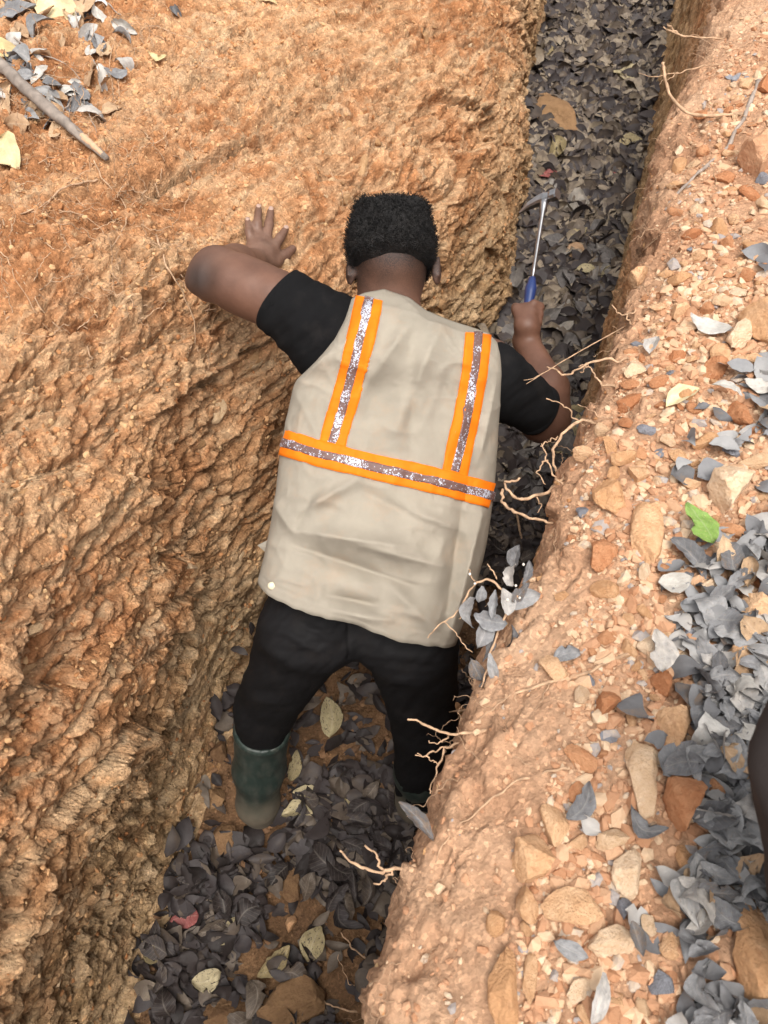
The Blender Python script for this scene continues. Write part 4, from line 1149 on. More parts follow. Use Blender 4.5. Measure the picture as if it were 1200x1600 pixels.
for i in range(56000):
    y = rng.uniform(-0.1, 2.6); d = rng.uniform(0.01, 0.75)
    bare = 0.17 if y < 0.45 else 0.13 if y < 0.7 else 0.05
    pr = 0.10 if d < bare else 1.0 * math.exp(-(d - bare) * 2.2)
    if y > 1.4: pr *= 0.30
    if vnoise(np.array(y * 7.0), np.array(d * 9.0), 5) < -0.35: pr *= 0.35
    if rng.random() > pr: continue
    x = rim_x(y) + d; g = down(x, y)
    if g is None: continue
    r = 0.0018 + 0.0062 * rng.random() ** 2.0 + (0.003 + 0.0075 * rng.random() if rng.random() < .17 and d > bare + .03 else 0)
    R = np.array(basis(g[1], rng.uniform(0, 6.28), rng.normal() * 0.4)) * (r * np.array([1, rng.uniform(.6, 1), rng.uniform(.5, .85)]))
    items.append((int(rng.integers(10)), R, np.array(g[0] + g[1] * r * 0.12), rng.random() * 0.93 if rng.random() < .96 else 1.0))
me = mesh_np('gravel', *(lambda a: (a[0], None, a[1]))(merge(TINY, items)), M_GRAVEL, smooth=False)
set_attr(me, 'tint', merge(TINY, items)[2]); tag(link('gravel', me), kind='stuff')
items = []
def wall_point(y, z):
    a = lims(y); xm = 0.5 * (a[0] + a[1]) if z < 1.2 else a[1]
    loc, nor, i, dist = BVH.ray_cast(Vector((float(xm), y, z)), Vector((-1, 0, 0)), 3)
    if loc is None: return None
    if nor.x < 0: nor = -nor
    return loc, nor
for i in range(12000):
    if i % 2 == 0:
        y = rng.uniform(0.6, 3.4); g = down(float(lims(y)[3]) - rng.uniform(-0.25, 0.7), y)
    else:
        y = rng.uniform(-0.1, 3.8); g = wall_point(y, 1.27 * rng.random() ** 0.8)
    if g is None: continue
    r = 0.002 + 0.0065 * rng.random() ** 2.5
    R = np.array(basis(g[1], rng.uniform(0, 6.28), rng.normal() * 0.5)) * (r * np.array([1, rng.uniform(.6, 1), rng.uniform(.5, .85)]))
    items.append((int(rng.integers(10)), R, np.array(g[0] + g[1] * r * 0.1), rng.random()))
A = merge(TINY, items)
me = mesh_np('soil_clods', A[0], None, A[1], M_CLOD, smooth=False); set_attr(me, 'tint', A[2]); tag(link('soil_clods', me), kind='stuff')

# ---- stones set in the cut face of the left wall: pieces of that wall
M_WST = stone_mat('wall_stone', (0.42, 0.235, 0.11), (0.55, 0.345, 0.185), (0.36, 0.17, 0.07))
M_WST2 = stone_mat('wall_stone_pale', (0.52, 0.34, 0.19), (0.64, 0.46, 0.29), (0.42, 0.23, 0.11))
n_w = 0
for i in range(2000):
    if n_w >= 170: break
    y = rng.uniform(0.0, 3.3); z = rng.uniform(0.06, 1.22)
    g = wall_point(y, z)
    if g is None or not seen(g[0] + g[1] * 0.02): continue
    n = g[1]
    L_ = 0.012 + 0.032 * rng.random() ** 2; a = math.radians(-24 + 18 * rng.normal())
    tdir = Vector((0, math.cos(a), math.sin(a))); tdir = (tdir - n * tdir.dot(n)).normalized(); s_ = n.cross(tdir)
    R = Matrix((tdir, s_, n)).transposed() @ Matrix.Rotation(rng.normal() * 0.35, 3, 'X') @ Matrix.Rotation(rng.normal() * 0.2, 3, 'Y')
    o = link('stone', rock_mesh('chip' if L_ < 0.02 else 'lo', int(rng.integers(8)), M_WST if rng.random() < .62 else M_WST2), T['wall'])
    o.matrix_world = Matrix.Translation(g[0] - n * L_ * 0.16) @ (R @ Matrix.Diagonal((L_, L_ * rng.uniform(.35, .7), L_ * rng.uniform(.22, .4)))).to_4x4()
    n_w += 1

# ------------------------------------------------------------------ leaves
def leaf_verts(seed, na=9, nc=5):
    r = np.random.default_rng(seed)
    s = np.linspace(0, 1, na); c = np.linspace(-1, 1, nc)
    prof = np.clip(np.sin(math.pi * np.clip(s, 0, 1) ** r.uniform(.85, 1.25)), 0, 1) ** 0.72
    prof = np.maximum(prof, 0.02); prof[0] = 0.03; prof[-1] = r.uniform(.03, .2)
    W = r.uniform(0.17, 0.35)
    fold, curl, tw, roll = r.uniform(0.0, 0.8) * (1 if seed % 3 else 1.6), r.normal() * 0.8, r.normal() * 0.55, r.normal() * 0.55
    ed = 1 + 0.05 * r.normal(size=(na, 1)) * (np.abs(c) > .9) - (r.random((na, 1)) < .09) * (c > .9) * r.uniform(.2, .6)
    X = (s - .5)[:, None] + 0 * c; Yv = prof[:, None] * W * c * ed
    Yv = Yv + 0.12 * r.normal() * np.sin(math.pi * s)[:, None]
    Zv = fold * np.abs(c) ** 1.3 * W * prof[:, None] * 0.8 + curl * ((s - .5) ** 2)[:, None] * 0.8 + tw * c * W * (s - .5)[:, None] + roll * (c ** 2) * W * prof[:, None] * .6 + 0.018 * r.normal(size=(na, nc))
    Vl = np.stack([X, Yv, Zv - Zv.mean()], -1).reshape(-1, 3)
    i = np.arange(na * nc).reshape(na, nc)
    a, b_, c_, d_ = i[:-1, :-1], i[:-1, 1:], i[1:, 1:], i[1:, :-1]
    Fl = np.concatenate([np.stack([a, b_, c_], -1).reshape(-1, 3), np.stack([a, c_, d_], -1).reshape(-1, 3)])
    return Vl, Fl
LEAF_HI = [leaf_verts(500 + i, 11, 7) for i in range(26)]
LEAF_LO = [leaf_verts(600 + i, 8, 4) for i in range(30)]

def leaf_mat(name, stops, spots=None, rough=0.7, spot_lo=0.58, attr=False, spec=0.3):
    k = NT(name); v = k.coord('Object')
    if attr: f0 = k.attr('tint')
    else: f0 = k.new('ObjectInfo').outputs['Random']
    g = k.coord('Generated') if not attr else v
    sc = 7 if not attr else 55
    f = k.math('ADD', k.math('MULTIPLY', f0, 0.85), k.math('MULTIPLY', k.math('SUBTRACT', k.noise(g, sc * .6, 5, 0.65), 0.4), 0.5))
    c = k.ramp(f, stops)
    if spots:
        s = k.ramp(k.noise(g, sc * 1.5, 3, 0.6), [(spot_lo, (0, 0, 0)), (spot_lo + .05, (1, 1, 1))]); c = k.mix(k.math('MULTIPLY', s, 0.85), c, spots)
    hgt = k.noise(g, sc * 3, 5, 0.65)
    if not attr:      # midrib and side veins, specks of soil
        al, ac = k.attr('along'), k.attr('across')
        rib = k.ramp(ac, [(0.0, (1, 1, 1)), (0.10, (0, 0, 0))])
        fr_ = k.math('FRACT', k.math('SUBTRACT', k.math('MULTIPLY', al, 8.0), k.math('MULTIPLY', ac, 1.6)))
        vein = k.ramp(k.math('ABSOLUTE', k.math('SUBTRACT', fr_, 0.5)), [(0.0, (0.6,) * 3), (0.10, (0, 0, 0))])
        vv = k.math('MAXIMUM', rib, vein)
        c = k.mix(k.math('MULTIPLY', vv, 0.30), c, k.mix(0.5, c, (0.62, 0.55, 0.46)))
        c = k.mix(1.0, c, k.ramp(k.noise(g, 2.2, 6, 0.7), [(0.3, (0.72,) * 3), (0.7, (1.22,) * 3)]), 'MULTIPLY')
        soil_ = k.ramp(k.noise(g, 11, 6, 0.75), [(0.58, (0, 0, 0)), (0.70, (0.55,) * 3)])
        c = k.mix(soil_, c, (0.34, 0.21, 0.125) if stops[0][1][0] > 0.1 else (0.10, 0.062, 0.038))
        hgt = k.math('SUBTRACT', hgt, k.math('MULTIPLY', vv, 0.5))
    k.bump(hgt, 0.5, 0.002)
    return k.done(c, rough, spec)
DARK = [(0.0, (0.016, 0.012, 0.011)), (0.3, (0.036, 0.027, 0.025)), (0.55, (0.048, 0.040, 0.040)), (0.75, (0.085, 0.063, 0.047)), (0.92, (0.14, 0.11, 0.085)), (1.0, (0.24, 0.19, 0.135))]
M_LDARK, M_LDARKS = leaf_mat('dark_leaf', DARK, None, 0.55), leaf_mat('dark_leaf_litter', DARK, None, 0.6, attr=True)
M_LDRY_LIFTED = leaf_mat('grey_brown_leaf', [(0.0, (0.07, 0.062, 0.06)), (0.4, (0.125, 0.112, 0.105)), (0.8, (0.20, 0.18, 0.16)), (1.0, (0.30, 0.26, 0.21))], None, 0.65)  # drier leaves up the trench, colour also lightened to offset the shade there
M_LTAN = leaf_mat('spotted_leaf', [(0.1, (0.26, 0.20, 0.10)), (0.6, (0.36, 0.30, 0.17)), (1.0, (0.42, 0.35, 0.22))], (0.045, 0.035, 0.028), 0.7)
GREY = [(0.0, (0.17, 0.125, 0.095)), (0.08, (0.11, 0.106, 0.108)), (0.4, (0.20, 0.198, 0.202)), (0.7, (0.30, 0.29, 0.282)), (1.0, (0.46, 0.41, 0.36))]
M_LGREY, M_LGREYS = leaf_mat('grey_leaf', GREY, (0.10, 0.10, 0.11), 0.75, 0.66), leaf_mat('grey_leaf_litter', GREY, None, 0.75, attr=True)
M_LWHITE = leaf_mat('whitish_leaf', [(0, (0.40, 0.37, 0.33)), (1, (0.56, 0.53, 0.49))], (0.3, 0.27, 0.24), 0.7, 0.68)
M_LBROWN = leaf_mat('dry_brown_leaf', [(0, (0.33, 0.20, 0.11)), (1, (0.48, 0.33, 0.20))], (0.2, 0.11, 0.06), 0.7, 0.63)
M_LYEL = leaf_mat('yellow_leaf', [(0, (0.52, 0.40, 0.20)), (1, (0.66, 0.55, 0.33))], (0.45, 0.30, 0.15), 0.6, 0.68)
M_LRED = leaf_mat('red_leaf', [(0, (0.22, 0.06, 0.055)), (1, (0.33, 0.11, 0.09))], (0.08, 0.03, 0.03), 0.6, 0.66)
M_LGREEN = leaf_mat('green_leaf', [(0, (0.16, 0.27, 0.055)), (0.6, (0.25, 0.35, 0.09)), (1, (0.42, 0.45, 0.20))], (0.50, 0.52, 0.16), 0.4, 0.66)
_lc = {}
def leaf_mesh(i, mat):
    key = (i, mat.name)
    if key not in _lc:
        me = mesh_np('leaf', LEAF_HI[i][0], None, LEAF_HI[i][1], mat)
        set_attr(me, 'along', np.repeat(np.linspace(0, 1, 11), 7)); set_attr(me, 'across', np.tile(np.abs(np.linspace(-1, 1, 7)), 11)); _lc[key] = me
    return _lc[key]
def put_leaf(p, n, yaw, tilt, L_, W_, mat, i, name='fallen_leaf', parent=None):
    o = link(name, leaf_mesh(i, mat), parent)
    R = basis(n, yaw, tilt)
    o.matrix_world = Matrix.Translation(p) @ (R @ Matrix.Diagonal((L_, L_ * W_, L_))).to_4x4()
    return o
def pix_leaf(u, v, length, ang, mat, label, i=0, wid=1.0, lift=0.012, tilt=0.0, cat='leaf', group=None, face=0.35):
    """a leaf lying at the terrain point seen at (u, v)"""
    p, n, t = hit(u, v)
    nn = (Vector(n) + Vector(BK.tolist()) * face).normalized()
    o = put_leaf(p + nn * lift, nn, math.radians(ang), tilt, length * t / F_PX, wid, mat, i)
    return tag(o, label, cat, group)

HERO_LEAF = [
 (1092, 843, 84, 105, M_LGREEN, 'fresh green leaf folded lengthwise among the grey leaves', 6, .9, 0.04),
 (1066, 626, 66, 28, M_LYEL, 'pale yellow leaf on the gravel near the rim', 3, .8, 0.012),
 (1052, 915, 52, 5, M_LWHITE, 'whitish leaf below the long upright slab', 4, 1.2, 0.02),
 (1072, 880, 86, 115, M_LGREY, 'grey leaf tucked under the fresh green leaf', 5, 1.1, 0.018),
 (1032, 1030, 70, 88, M_LGREY, 'grey leaf standing upright above the small red stone', 6, 1.1, 0.03),
 (885, 1030, 46, 10, M_LGREY, 'small grey leaf alone on the bare soil by the long root', 7, 1.1, 0.01),
 (850, 822, 84, 28, M_LGREY, 'broad grey leaf on the rim above the dry sprig', 9, 1.1, 0.02),
 (1012, 1275, 62, -35, M_LGREY, 'blue grey leaf against the crumbly red stone', 10, 1.1, 0.02),
 (1078, 1440, 66, 40, M_LGREY, 'slim blue grey leaf in the foreground right of the small grey stone', 11, .8, 0.02),
 (925, 1552, 74, 70, M_LGREY, 'dark slate leaf standing at the bottom edge of the photo', 12, 1.0, 0.03),
 (886, 1484, 56, -25, M_LGREY, 'pale grey leaf below the flat wide tan slab', 13, .9, 0.02),
 (985, 1475, 48, 100, M_LGREY, 'folded grey leaf lying on the half covered pale stone', 1, 1.0, 0.05),
 (1140, 1380, 110, 35, M_LBROWN, 'long beige leaf rolled up in the right foreground', 0, .8, 0.03),
 (1168, 1160 - 60, 70, 60, M_LGREY, 'pale grey leaf just above the dark blur at the right edge', 2, 1.0, 0.03),
 (1022, 545, 40, 60, M_LGREY, 'small dark grey leaf on the rim soil level with his forearm', 3, 1.0, 0.012),
 (1185, 606, 60, -10, M_LWHITE, 'white leaf at the right edge below the large orange stone', 6, .8, 0.02),
 (1110, 520, 70, -45, M_LWHITE, 'curled whitish leaf left of the pale broken stone', 8, .7, 0.02),
 (25, 28, 76, 20, M_LGREY, 'big grey leaf in the top left corner of the photo', 5, 1.3, 0.02),
 (92, 18, 92, -35, M_LYEL, 'long wavy yellow leaf near the top left corner', 9, 1.0, 0.03),
 (140, 16, 44, 80, M_LBROWN, 'orange brown leaf right of the wavy yellow leaf', 7, 1.4, 0.02),
 (12, 252, 70, -50, M_LYEL, 'pale yellow leaf at the left edge below the broken branch', 2, 1.2, 0.02),
 (6, 78, 56, -15, M_LYEL, 'small ochre leaf at the left edge above the broken branch', 4, 1.0, 0.02),
 (246, 87, 28, 0, M_LYEL, 'tiny pale yellow leaf alone on the orange soil', 10, 1.2, 0.01),
 (280, 20, 34, -60, M_LGREY, 'narrow blue grey leaf on the top edge soil', 11, .8, 0.01),
 (418, 4, 30, 0, M_LYEL, 'tiny yellow leaf at the very top of the orange bank', 12, 1.2, 0.01),
 (515, 1122, 62, 95, M_LTAN, 'tan spotted leaf on the floor between his legs', 4, 1.0, 0.03),
 (432, 1498, 66, 40, M_LTAN, 'largest tan spotted leaf on the floor near the bottom', 5, 1.3, 0.04),
 (494, 1475, 52, 70, M_LTAN, 'olive tan spotted leaf right of the largest spotted leaf', 9, 1.3, 0.035),
 (552, 1270, 46, -60, M_LTAN, 'yellow grey leaf standing beside the small white leaf', 1, 1.1, 0.03),
 (556, 1306, 42, 15, M_LWHITE, 'small white curled leaf on the dark floor litter', 6, .9, 0.03),
 (246, 1470, 52, -20, M_LTAN, 'tan spotted leaf at the wall foot left of the red leaf', 11, 1.1, 0.03),
 (292, 1435, 44, 10, M_LRED, 'crumpled dark red leaf on the floor litter', 8, 1.1, 0.03),
 (360, 1455, 44, 60, M_LTAN, 'tan leaf with torn edge right of the crumpled red leaf', 13, 1.2, 0.03),
 (848, 88, 36, 70, M_LTAN, 'pale rounded leaf against the left wall far up the trench', 5, 1.6, 0.04),
 (980, 127, 46, 85, M_LTAN, 'yellow spotted leaf far up the trench, right of centre', 2, 1.1, 0.05),
 (852, 240, 60, 80, M_LTAN, 'long yellow leaf on end at the foot of the brown slab', 11, .9, 0.05),
 (846, 288, 36, 20, M_LRED, 'red brown leaf just behind the hammer head', 7, 1.0, 0.06),
 (915, 434, 40, -15, M_LTAN, 'plain buff leaf right of the hammer grip', 12, 1.4, 0.05),
 (896, 402, 36, -35, M_LBROWN, 'orange brown leaf right of the hammer shaft', 9, 1.3, 0.05),
 (898, 372, 32, 15, M_LTAN, 'olive leaf above the orange brown leaf by the shaft', 6, 1.1, 0.05),
 (985, 235, 38, 0, M_LTAN, 'pale buff leaf against the right wall far up the trench', 3, 1.3, 0.05),
 (962, 272, 30, -20, M_LRED, 'dull red leaf near the right wall far up the trench', 10, 1.1, 0.05),
]
for (u, v, ln, a, m, lab, i, w, lf_) in HERO_LEAF:
    pix_leaf(u, v, ln, a, m, lab, i, w, lf_)

h_ = hit(694, 1290); q_ = P(652, 1284, h_[2] - 0.012)
o = put_leaf(Vector(q_), Vector(BK.tolist()) + Vector((-.25, -.2, 0)), math.radians(128), 0.6, 80 * h_[2] / F_PX, .8, M_LGREY, 5)
tag(o, 'grey leaf curled over the rim beside the right leg', 'leaf')

# ---- dark litter on the trench floor: the largest in view one by one, the rest as litter
cand = []
for i in range(15500):
    y = 6.7 * rng.random() ** 1.0 - 0.25 if i % 3 else rng.uniform(-0.25, 2.2)
    a = lims(y); x = a[0] - 0.02 + (a[1] - a[0] + 0.04) * rng.random()
    dens = float(fbm(np.array(x * 3.2 + 5), np.array(y * 3.2), 3, 88)) + 0.42
    if 0.55 < y < 1.35: dens -= 0.34 + (0.25 if x > -0.15 else 0)
    if y > 1.6: dens += 0.5
    if x < a[0] + 0.09 and y < 1.6: dens -= 0.30
    if rng.random() > np.clip(dens * 2.0, 0.10, 1): continue
    layer = rng.random()
    L_ = rng.uniform(0.04, 0.115) * (1.22 if y > 1.7 else 0.86)
    cand.append((x, y, layer, L_))
vis = []
stuff = []
for c_ in cand:
    x, y, layer, L_ = c_
    g = down(x, y, 0.5) or None
    if g is None or g[0].z > 0.16: continue
    p = g[0] + Vector((0, 0, 0.004 + 0.045 * layer ** 1.3)); tilt = rng.normal() * 0.34
    n = Vector((rng.normal() * 0.22, rng.normal() * 0.22 - (0.45 if y > 1.7 else 0.1), 1)).normalized()
    rec = (p, n, rng.uniform(0, 6.28), tilt, L_, rng.uniform(.8, 1.35))
    if layer > 0.80 and len(vis) < 900 and seen(p, 0.04):
        t = p[1] * CP - (p[2] - CAM_Z) * SP
        vis.append((L_ / t * (0.6 + layer), rec)); continue
    stuff.append(rec)
vis.sort(key=lambda q: -q[0])
where = lambda y: 'on the floor in front of the boots' if y < 0.5 else 'on the floor between and beside his legs' if y < 1.4 else 'in the litter past his right arm' if y < 3.0 else 'in the litter far up the trench'
for i, (s_, r) in enumerate(vis):
    if i < 128:
        tan = rng.random() < 0.10
        o = put_leaf(r[0] + Vector((0, 0, 0.006)), r[1], r[2], r[3], r[4], r[5], M_LTAN if tan else M_LDRY_LIFTED if r[0].y > 1.7 else M_LDARK, int(rng.integers(26)))
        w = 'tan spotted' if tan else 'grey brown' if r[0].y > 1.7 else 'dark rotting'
        MASS.append((o, f'{w} leaf', r[0])); tag(o, 'x', 'leaf', f'{w} leaves {where(r[0].y)}')
    else: stuff.append(r)
items = [(int(rng.integers(30)), np.array(basis(r[1], r[2], r[3])) * np.array([r[4], r[4] * r[5], r[4]]), np.array(r[0]), min(1.1, rng.random() ** 1.3 + (0.34 * min(1, (r[0].y - 1.4) / .6) if r[0].y > 1.4 else 0))) for r in stuff]  # tint rises up the trench: drier litter, brightened too against the deep shade
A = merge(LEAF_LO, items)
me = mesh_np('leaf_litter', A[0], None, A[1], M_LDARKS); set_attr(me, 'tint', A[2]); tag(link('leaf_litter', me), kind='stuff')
# brown crumbs and pebbles in the floor litter
items = []
for i in range(3200):
    y = rng.uniform(-0.2, 2.0); a = lims(y); x = rng.uniform(float(a[0]), float(a[1])); g = down(x, y, 0.5)
    if g is None or g[0].z > .2: continue
    if not (0.5 < y < 1.35) and rng.random() < .72: continue
    r = 0.003 + 0.014 * rng.random() ** 3
    R = np.array(basis(g[1], rng.uniform(0, 6.28), rng.normal() * .4)) * (r * np.array([1, rng.uniform(.6, 1), rng.uniform(.5, .85)]))
    items.append((int(rng.integers(10)), R, np.array(g[0]) + np.array([0, 0, r * .3 + 0.012 * rng.random()]), rng.random() * .7))
A = merge(TINY, items)
M_CRUMB = tinted('floor_crumbs', [(0, (0.10, 0.056, 0.032)), (.5, (0.20, 0.108, 0.056)), (1, (0.31, 0.185, 0.10))])
me = mesh_np('soil_crumbs', A[0], None, A[1], M_CRUMB, smooth=False); set_attr(me, 'tint', A[2]); tag(link('soil_crumbs', me), kind='stuff')

# ---- grey litter on the bank
vis, stuff = [], []
for i in range(13000):
    y = rng.uniform(-0.25, 2.0) if i % 3 else rng.uniform(-0.2, 0.75); d = rng.uniform(0.10, 0.85)
    lim = 0.29 if y < 0.45 else 0.25 if y < 0.8 else 0.22 if y < 1.1 else 0.30
    pr = 0.92 * np.clip((d - lim) / 0.16, 0.05 if d > .2 else 0.0, 1)
    if y > 1.05: pr *= 0.42
    pr *= np.clip(0.75 + 1.2 * float(fbm(np.array(y * 6.0), np.array(d * 6.0 + 3), 2, 12)), 0.1, 1)
    if rng.random() > pr: continue
    x = rim_x(y) + d; g = down(x, y)
    if g is None or any((x - a) ** 2 + (y - b) ** 2 < (c * 0.85) ** 2 for a, b, c in BANK_SP if c > .017): continue
    n = (g[1] + Vector((rng.normal() * .30, rng.normal() * .30, 0))).normalized()
    layer = rng.random()
    L_ = rng.uniform(0.032, 0.064)
    rec = (g[0] + Vector((0, 0, 0.004 + 0.026 * layer)), n, rng.uniform(0, 6.28), rng.normal() * .28, L_, rng.uniform(.85, 1.35))
    t = rec[0][1] * CP - (rec[0][2] - CAM_Z) * SP
    if seen(rec[0] + Vector((0, 0, .01))): vis.append((L_ / t * (0.5 + layer), rec))
    else: stuff.append(rec)
vis.sort(key=lambda q: -q[0])
zl = lambda y: 'in the right foreground' if y < 0.35 else 'on the right bank beside the green leaf' if y < 0.8 else 'higher on the right bank'
for i, (s_, r) in enumerate(vis):
    if i < 102:
        q = rng.random(); m, w = (M_LGREY, 'grey dry') if q < .86 else (M_LBROWN, 'dry brown') if q < .95 else (M_LWHITE, 'whitish dry')
        o = put_leaf(r[0] + Vector((0, 0, 0.006)), r[1], r[2], r[3], r[4], r[5], m, int(rng.integers(26)))
        MASS.append((o, f'{w} leaf', r[0])); tag(o, 'x', 'leaf', f'{w} leaves {zl(r[0].y)}')
    else: stuff.append(r)
items = [(int(rng.integers(30)), np.array(basis(r[1], r[2], r[3])) * np.array([r[4], r[4] * r[5], r[4]]), np.array(r[0]), rng.random()) for r in stuff]
A = merge(LEAF_LO, items)
me = mesh_np('dry_leaf_litter', A[0], None, A[1], M_LGREYS); set_attr(me, 'tint', A[2]); tag(link('dry_leaf_litter', me), kind='stuff')

# ---- litter on the top left bank
for i in range(105):
    u, v = rng.uniform(-10, 215), rng.uniform(-10, 250)
    if u > 215 - v * 0.2 or v > 250 - 0.2 * u or (v > 120 + u and rng.random() < .6): continue
    h = hit(u, v)
    if h is None: continue
    q = rng.random(); m, w = (M_LGREY, 'grey') if q < .42 else (M_LWHITE, 'whitish') if q < .6 else (M_LBROWN, 'brown')
    nn = (Vector(h[1]) + Vector((rng.normal() * .3, rng.normal() * .3, .3))).normalized()
    o = put_leaf(h[0] + nn * 0.012, nn, rng.uniform(0, 6.28), rng.normal() * .3, rng.uniform(.045, .095), rng.uniform(.8, 1.3), m, int(rng.integers(26)))
    MASS.append((o, f'dry {w} leaf', h[0])); tag(o, 'x', 'leaf', f'dry {w} leaves around the broken branch')

# ---- each loose piece is told apart by the nearest thing one can find, the side of it, and its order from there
LAND = [(u, v, 'the ' + lab_) for u, v, lab_ in (
 (955, 778, 'tan angular stone left of the upright slab'), (1006, 828, 'long upright tan slab'), (1130, 770, 'big rounded pale stone'), (1186, 512, 'large orange tan stone at the edge'),
 (985, 632, 'flat reddish stone by the rim'), (1155, 655, 'orange brick-shaped stone'), (1178, 952, 'tan stone below the green leaf'), (1052, 1138, 'flat faced tan stone'),
 (1060, 1256, 'crumbly round red stone'), (1007, 1215, 'long pale yellow slab'), (832, 1350, 'blocky tan stone'), (895, 1421, 'flat wide tan slab'), (983, 1362, 'blotched pale stone'),
 (792, 1540, 'tall yellow tan stone'), (1172, 1512, 'big smooth brown stone'), (996, 442, 'rounded tan stone high on the bank'), (1176, 262, 'big orange block high on the bank'),
 (862, 190, 'brown slab on the left wall'), (468, 1560, 'wide brown boulder'), (356, 1312, 'red brown stone under the boot'), (452, 1386, 'square brown stone'), (531, 1433, 'brown block by the rim'),
 (1090, 843, 'fresh green leaf'), (1066, 626, 'pale yellow leaf on the gravel'), (1032, 1030, 'upright grey leaf'), (945, 1105, 'red clod'), (515, 1122, 'spotted leaf between his legs'),
 (432, 1498, 'largest spotted leaf'), (292, 1435, 'crumpled dark red leaf'), (850, 310, 'hammer head'), (822, 470, 'blue hammer grip'), (860, 620, 'bare right forearm'), (405, 1250, 'left boot'),
 (980, 127, 'yellow spotted leaf far up the trench'), (915, 434, 'buff leaf beside the hammer'), (940, 1040, 'long pale root on the bank'), (92, 18, 'wavy yellow leaf'), (12, 252, 'pale yellow leaf at the left edge'), (90, 195, 'broken branch'))]
ORD = ['nearest', 'second nearest', 'third nearest', 'fourth nearest', 'fifth nearest', 'sixth nearest', 'seventh nearest', 'eighth nearest', 'ninth nearest', 'tenth nearest', 'eleventh nearest', 'twelfth nearest', 'thirteenth nearest', 'fourteenth nearest', 'fifteenth nearest', 'sixteenth nearest', 'seventeenth nearest', 'eighteenth nearest']
buckets = {}
for o, look, p in MASS:
    u_, v_ = pix_of(np.array(p)[None]); u_, v_ = float(u_[0]), float(v_[0])
    d_, lu, lv, nm = min((math.hypot(u_ - a, v_ - b), a, b, n) for a, b, n in LAND)
    du, dv = u_ - lu, v_ - lv
    side = ('right of' if du > 0 else 'left of') if abs(du) > abs(dv) else ('below' if dv > 0 else 'above')
    buckets.setdefault((look, side, nm), []).append((d_, o))
for (look, side, nm), L_ in buckets.items():
    L_.sort(key=lambda q: q[0])
    for k_, (d_, o) in enumerate(L_):
        o['label'] = (f'{look} {side} {nm}' if len(L_) == 1 else f'{ORD[k_] if k_ < 18 else "outlying"} {look} {side} {nm}')

# ------------------------------------------------------------------ roots, branch, sprig
M_ROOT = plain('pale_root', (0.43, 0.28, 0.175), 0.9, 0, 0.1, 0.42, 70, 0.7)
M_ROOTG = plain('grey_root', (0.30, 0.245, 0.205), 0.85, 0, 0.2, 0.25, 60, 0.6)
M_BARK = plain('weathered_bark', (0.23, 0.19, 0.16), 0.9, 0, 0.2, 0.35, 30, 0.9)

def tube(pts, rad, seg=6, jit=0.0, seed=0, rj=0.16):
    pts = np.array(pts, float); r = np.random.default_rng(seed)
    m = max(10, len(pts) * 6); t = np.linspace(0, 1, len(pts)); o = np.linspace(0, 1, m)
    C = np.stack([np.interp(o, t, pts[:, i]) for i in range(3)], -1)
    C = np.concatenate([C[:1], smooth1(C, 2)[1:-1], C[-1:]])
    if jit: 
        J = smooth1(r.normal(size=(m, 3)) * jit * 2.2, 1); J[0] = 0; C = C + J
    Rd = np.interp(o, np.linspace(0, 1, len(rad)), rad) * (1 + rj * r.normal(size=m))
    Vs = []
    up = np.array([0.3, 0.2, 1.0])
    for i in range(m):
        d = norm(C[min(i + 1, m - 1)] - C[max(i - 1, 0)] + 1e-9); x = norm(np.cross(d, up)); y = np.cross(x, d)
        for a in np.linspace(0, 2 * math.pi, seg, endpoint=False): Vs.append(C[i] + (x * math.cos(a) + y * math.sin(a)) * Rd[i])
    f = [(i * seg + j, i * seg + (j + 1) % seg, (i + 1) * seg + (j + 1) % seg, (i + 1) * seg + j) for i in range(m - 1) for j in range(seg)]
    tr = [((0), j + 1, j) for j in range(1, seg - 1)] + [((m - 1) * seg, (m - 1) * seg + j, (m - 1) * seg + j + 1) for j in range(1, seg - 1)]
    return np.array(Vs), np.array(f), np.array(tr)

def root_pts(px, air, lift):
    out, t0 = [], None
    for k, (u, v) in enumerate(px):
        h = hit(u, v)
        if air:
            if t0 is None: t0 = h[2]; out.append(np.array(h[0])); continue
            t = min(t0 - 0.004 * k, h[2] - 0.01); out.append(P(u, v, t))
        else:
            out.append(np.array(h[0] + h[1] * lift))
    return np.array(out)
n_root = [0]
def root(px, r0, r1, label, air=False, mat=None, lift=0.004, jit=0.0035, name='root', cat='root', branches=()):
    n_root[0] += 1
    r0 = r0 * 0.78; r1 = r1 * 0.72
    p = root_pts(px, air, lift)
    base = p[0].copy()
    def mk(pp, a, b, nm, par):
        A = tube(pp - base, [a, (a + b) / 2, b], 6, jit * .45, n_root[0] * 7 + len(pp))
        o = link(nm, mesh_np(nm, A[0], A[1], A[2], mat or M_ROOT), par)
        if par is None: o.location = base
        return o
    o = mk(p, r0, r1, name, None)
    for (bp_, a, b) in branches:
        q = root_pts([px[0]] + list(bp_), air, lift)[1:]; mk(q, a, b, 'rootlet', o)
    return tag(o, label, cat)

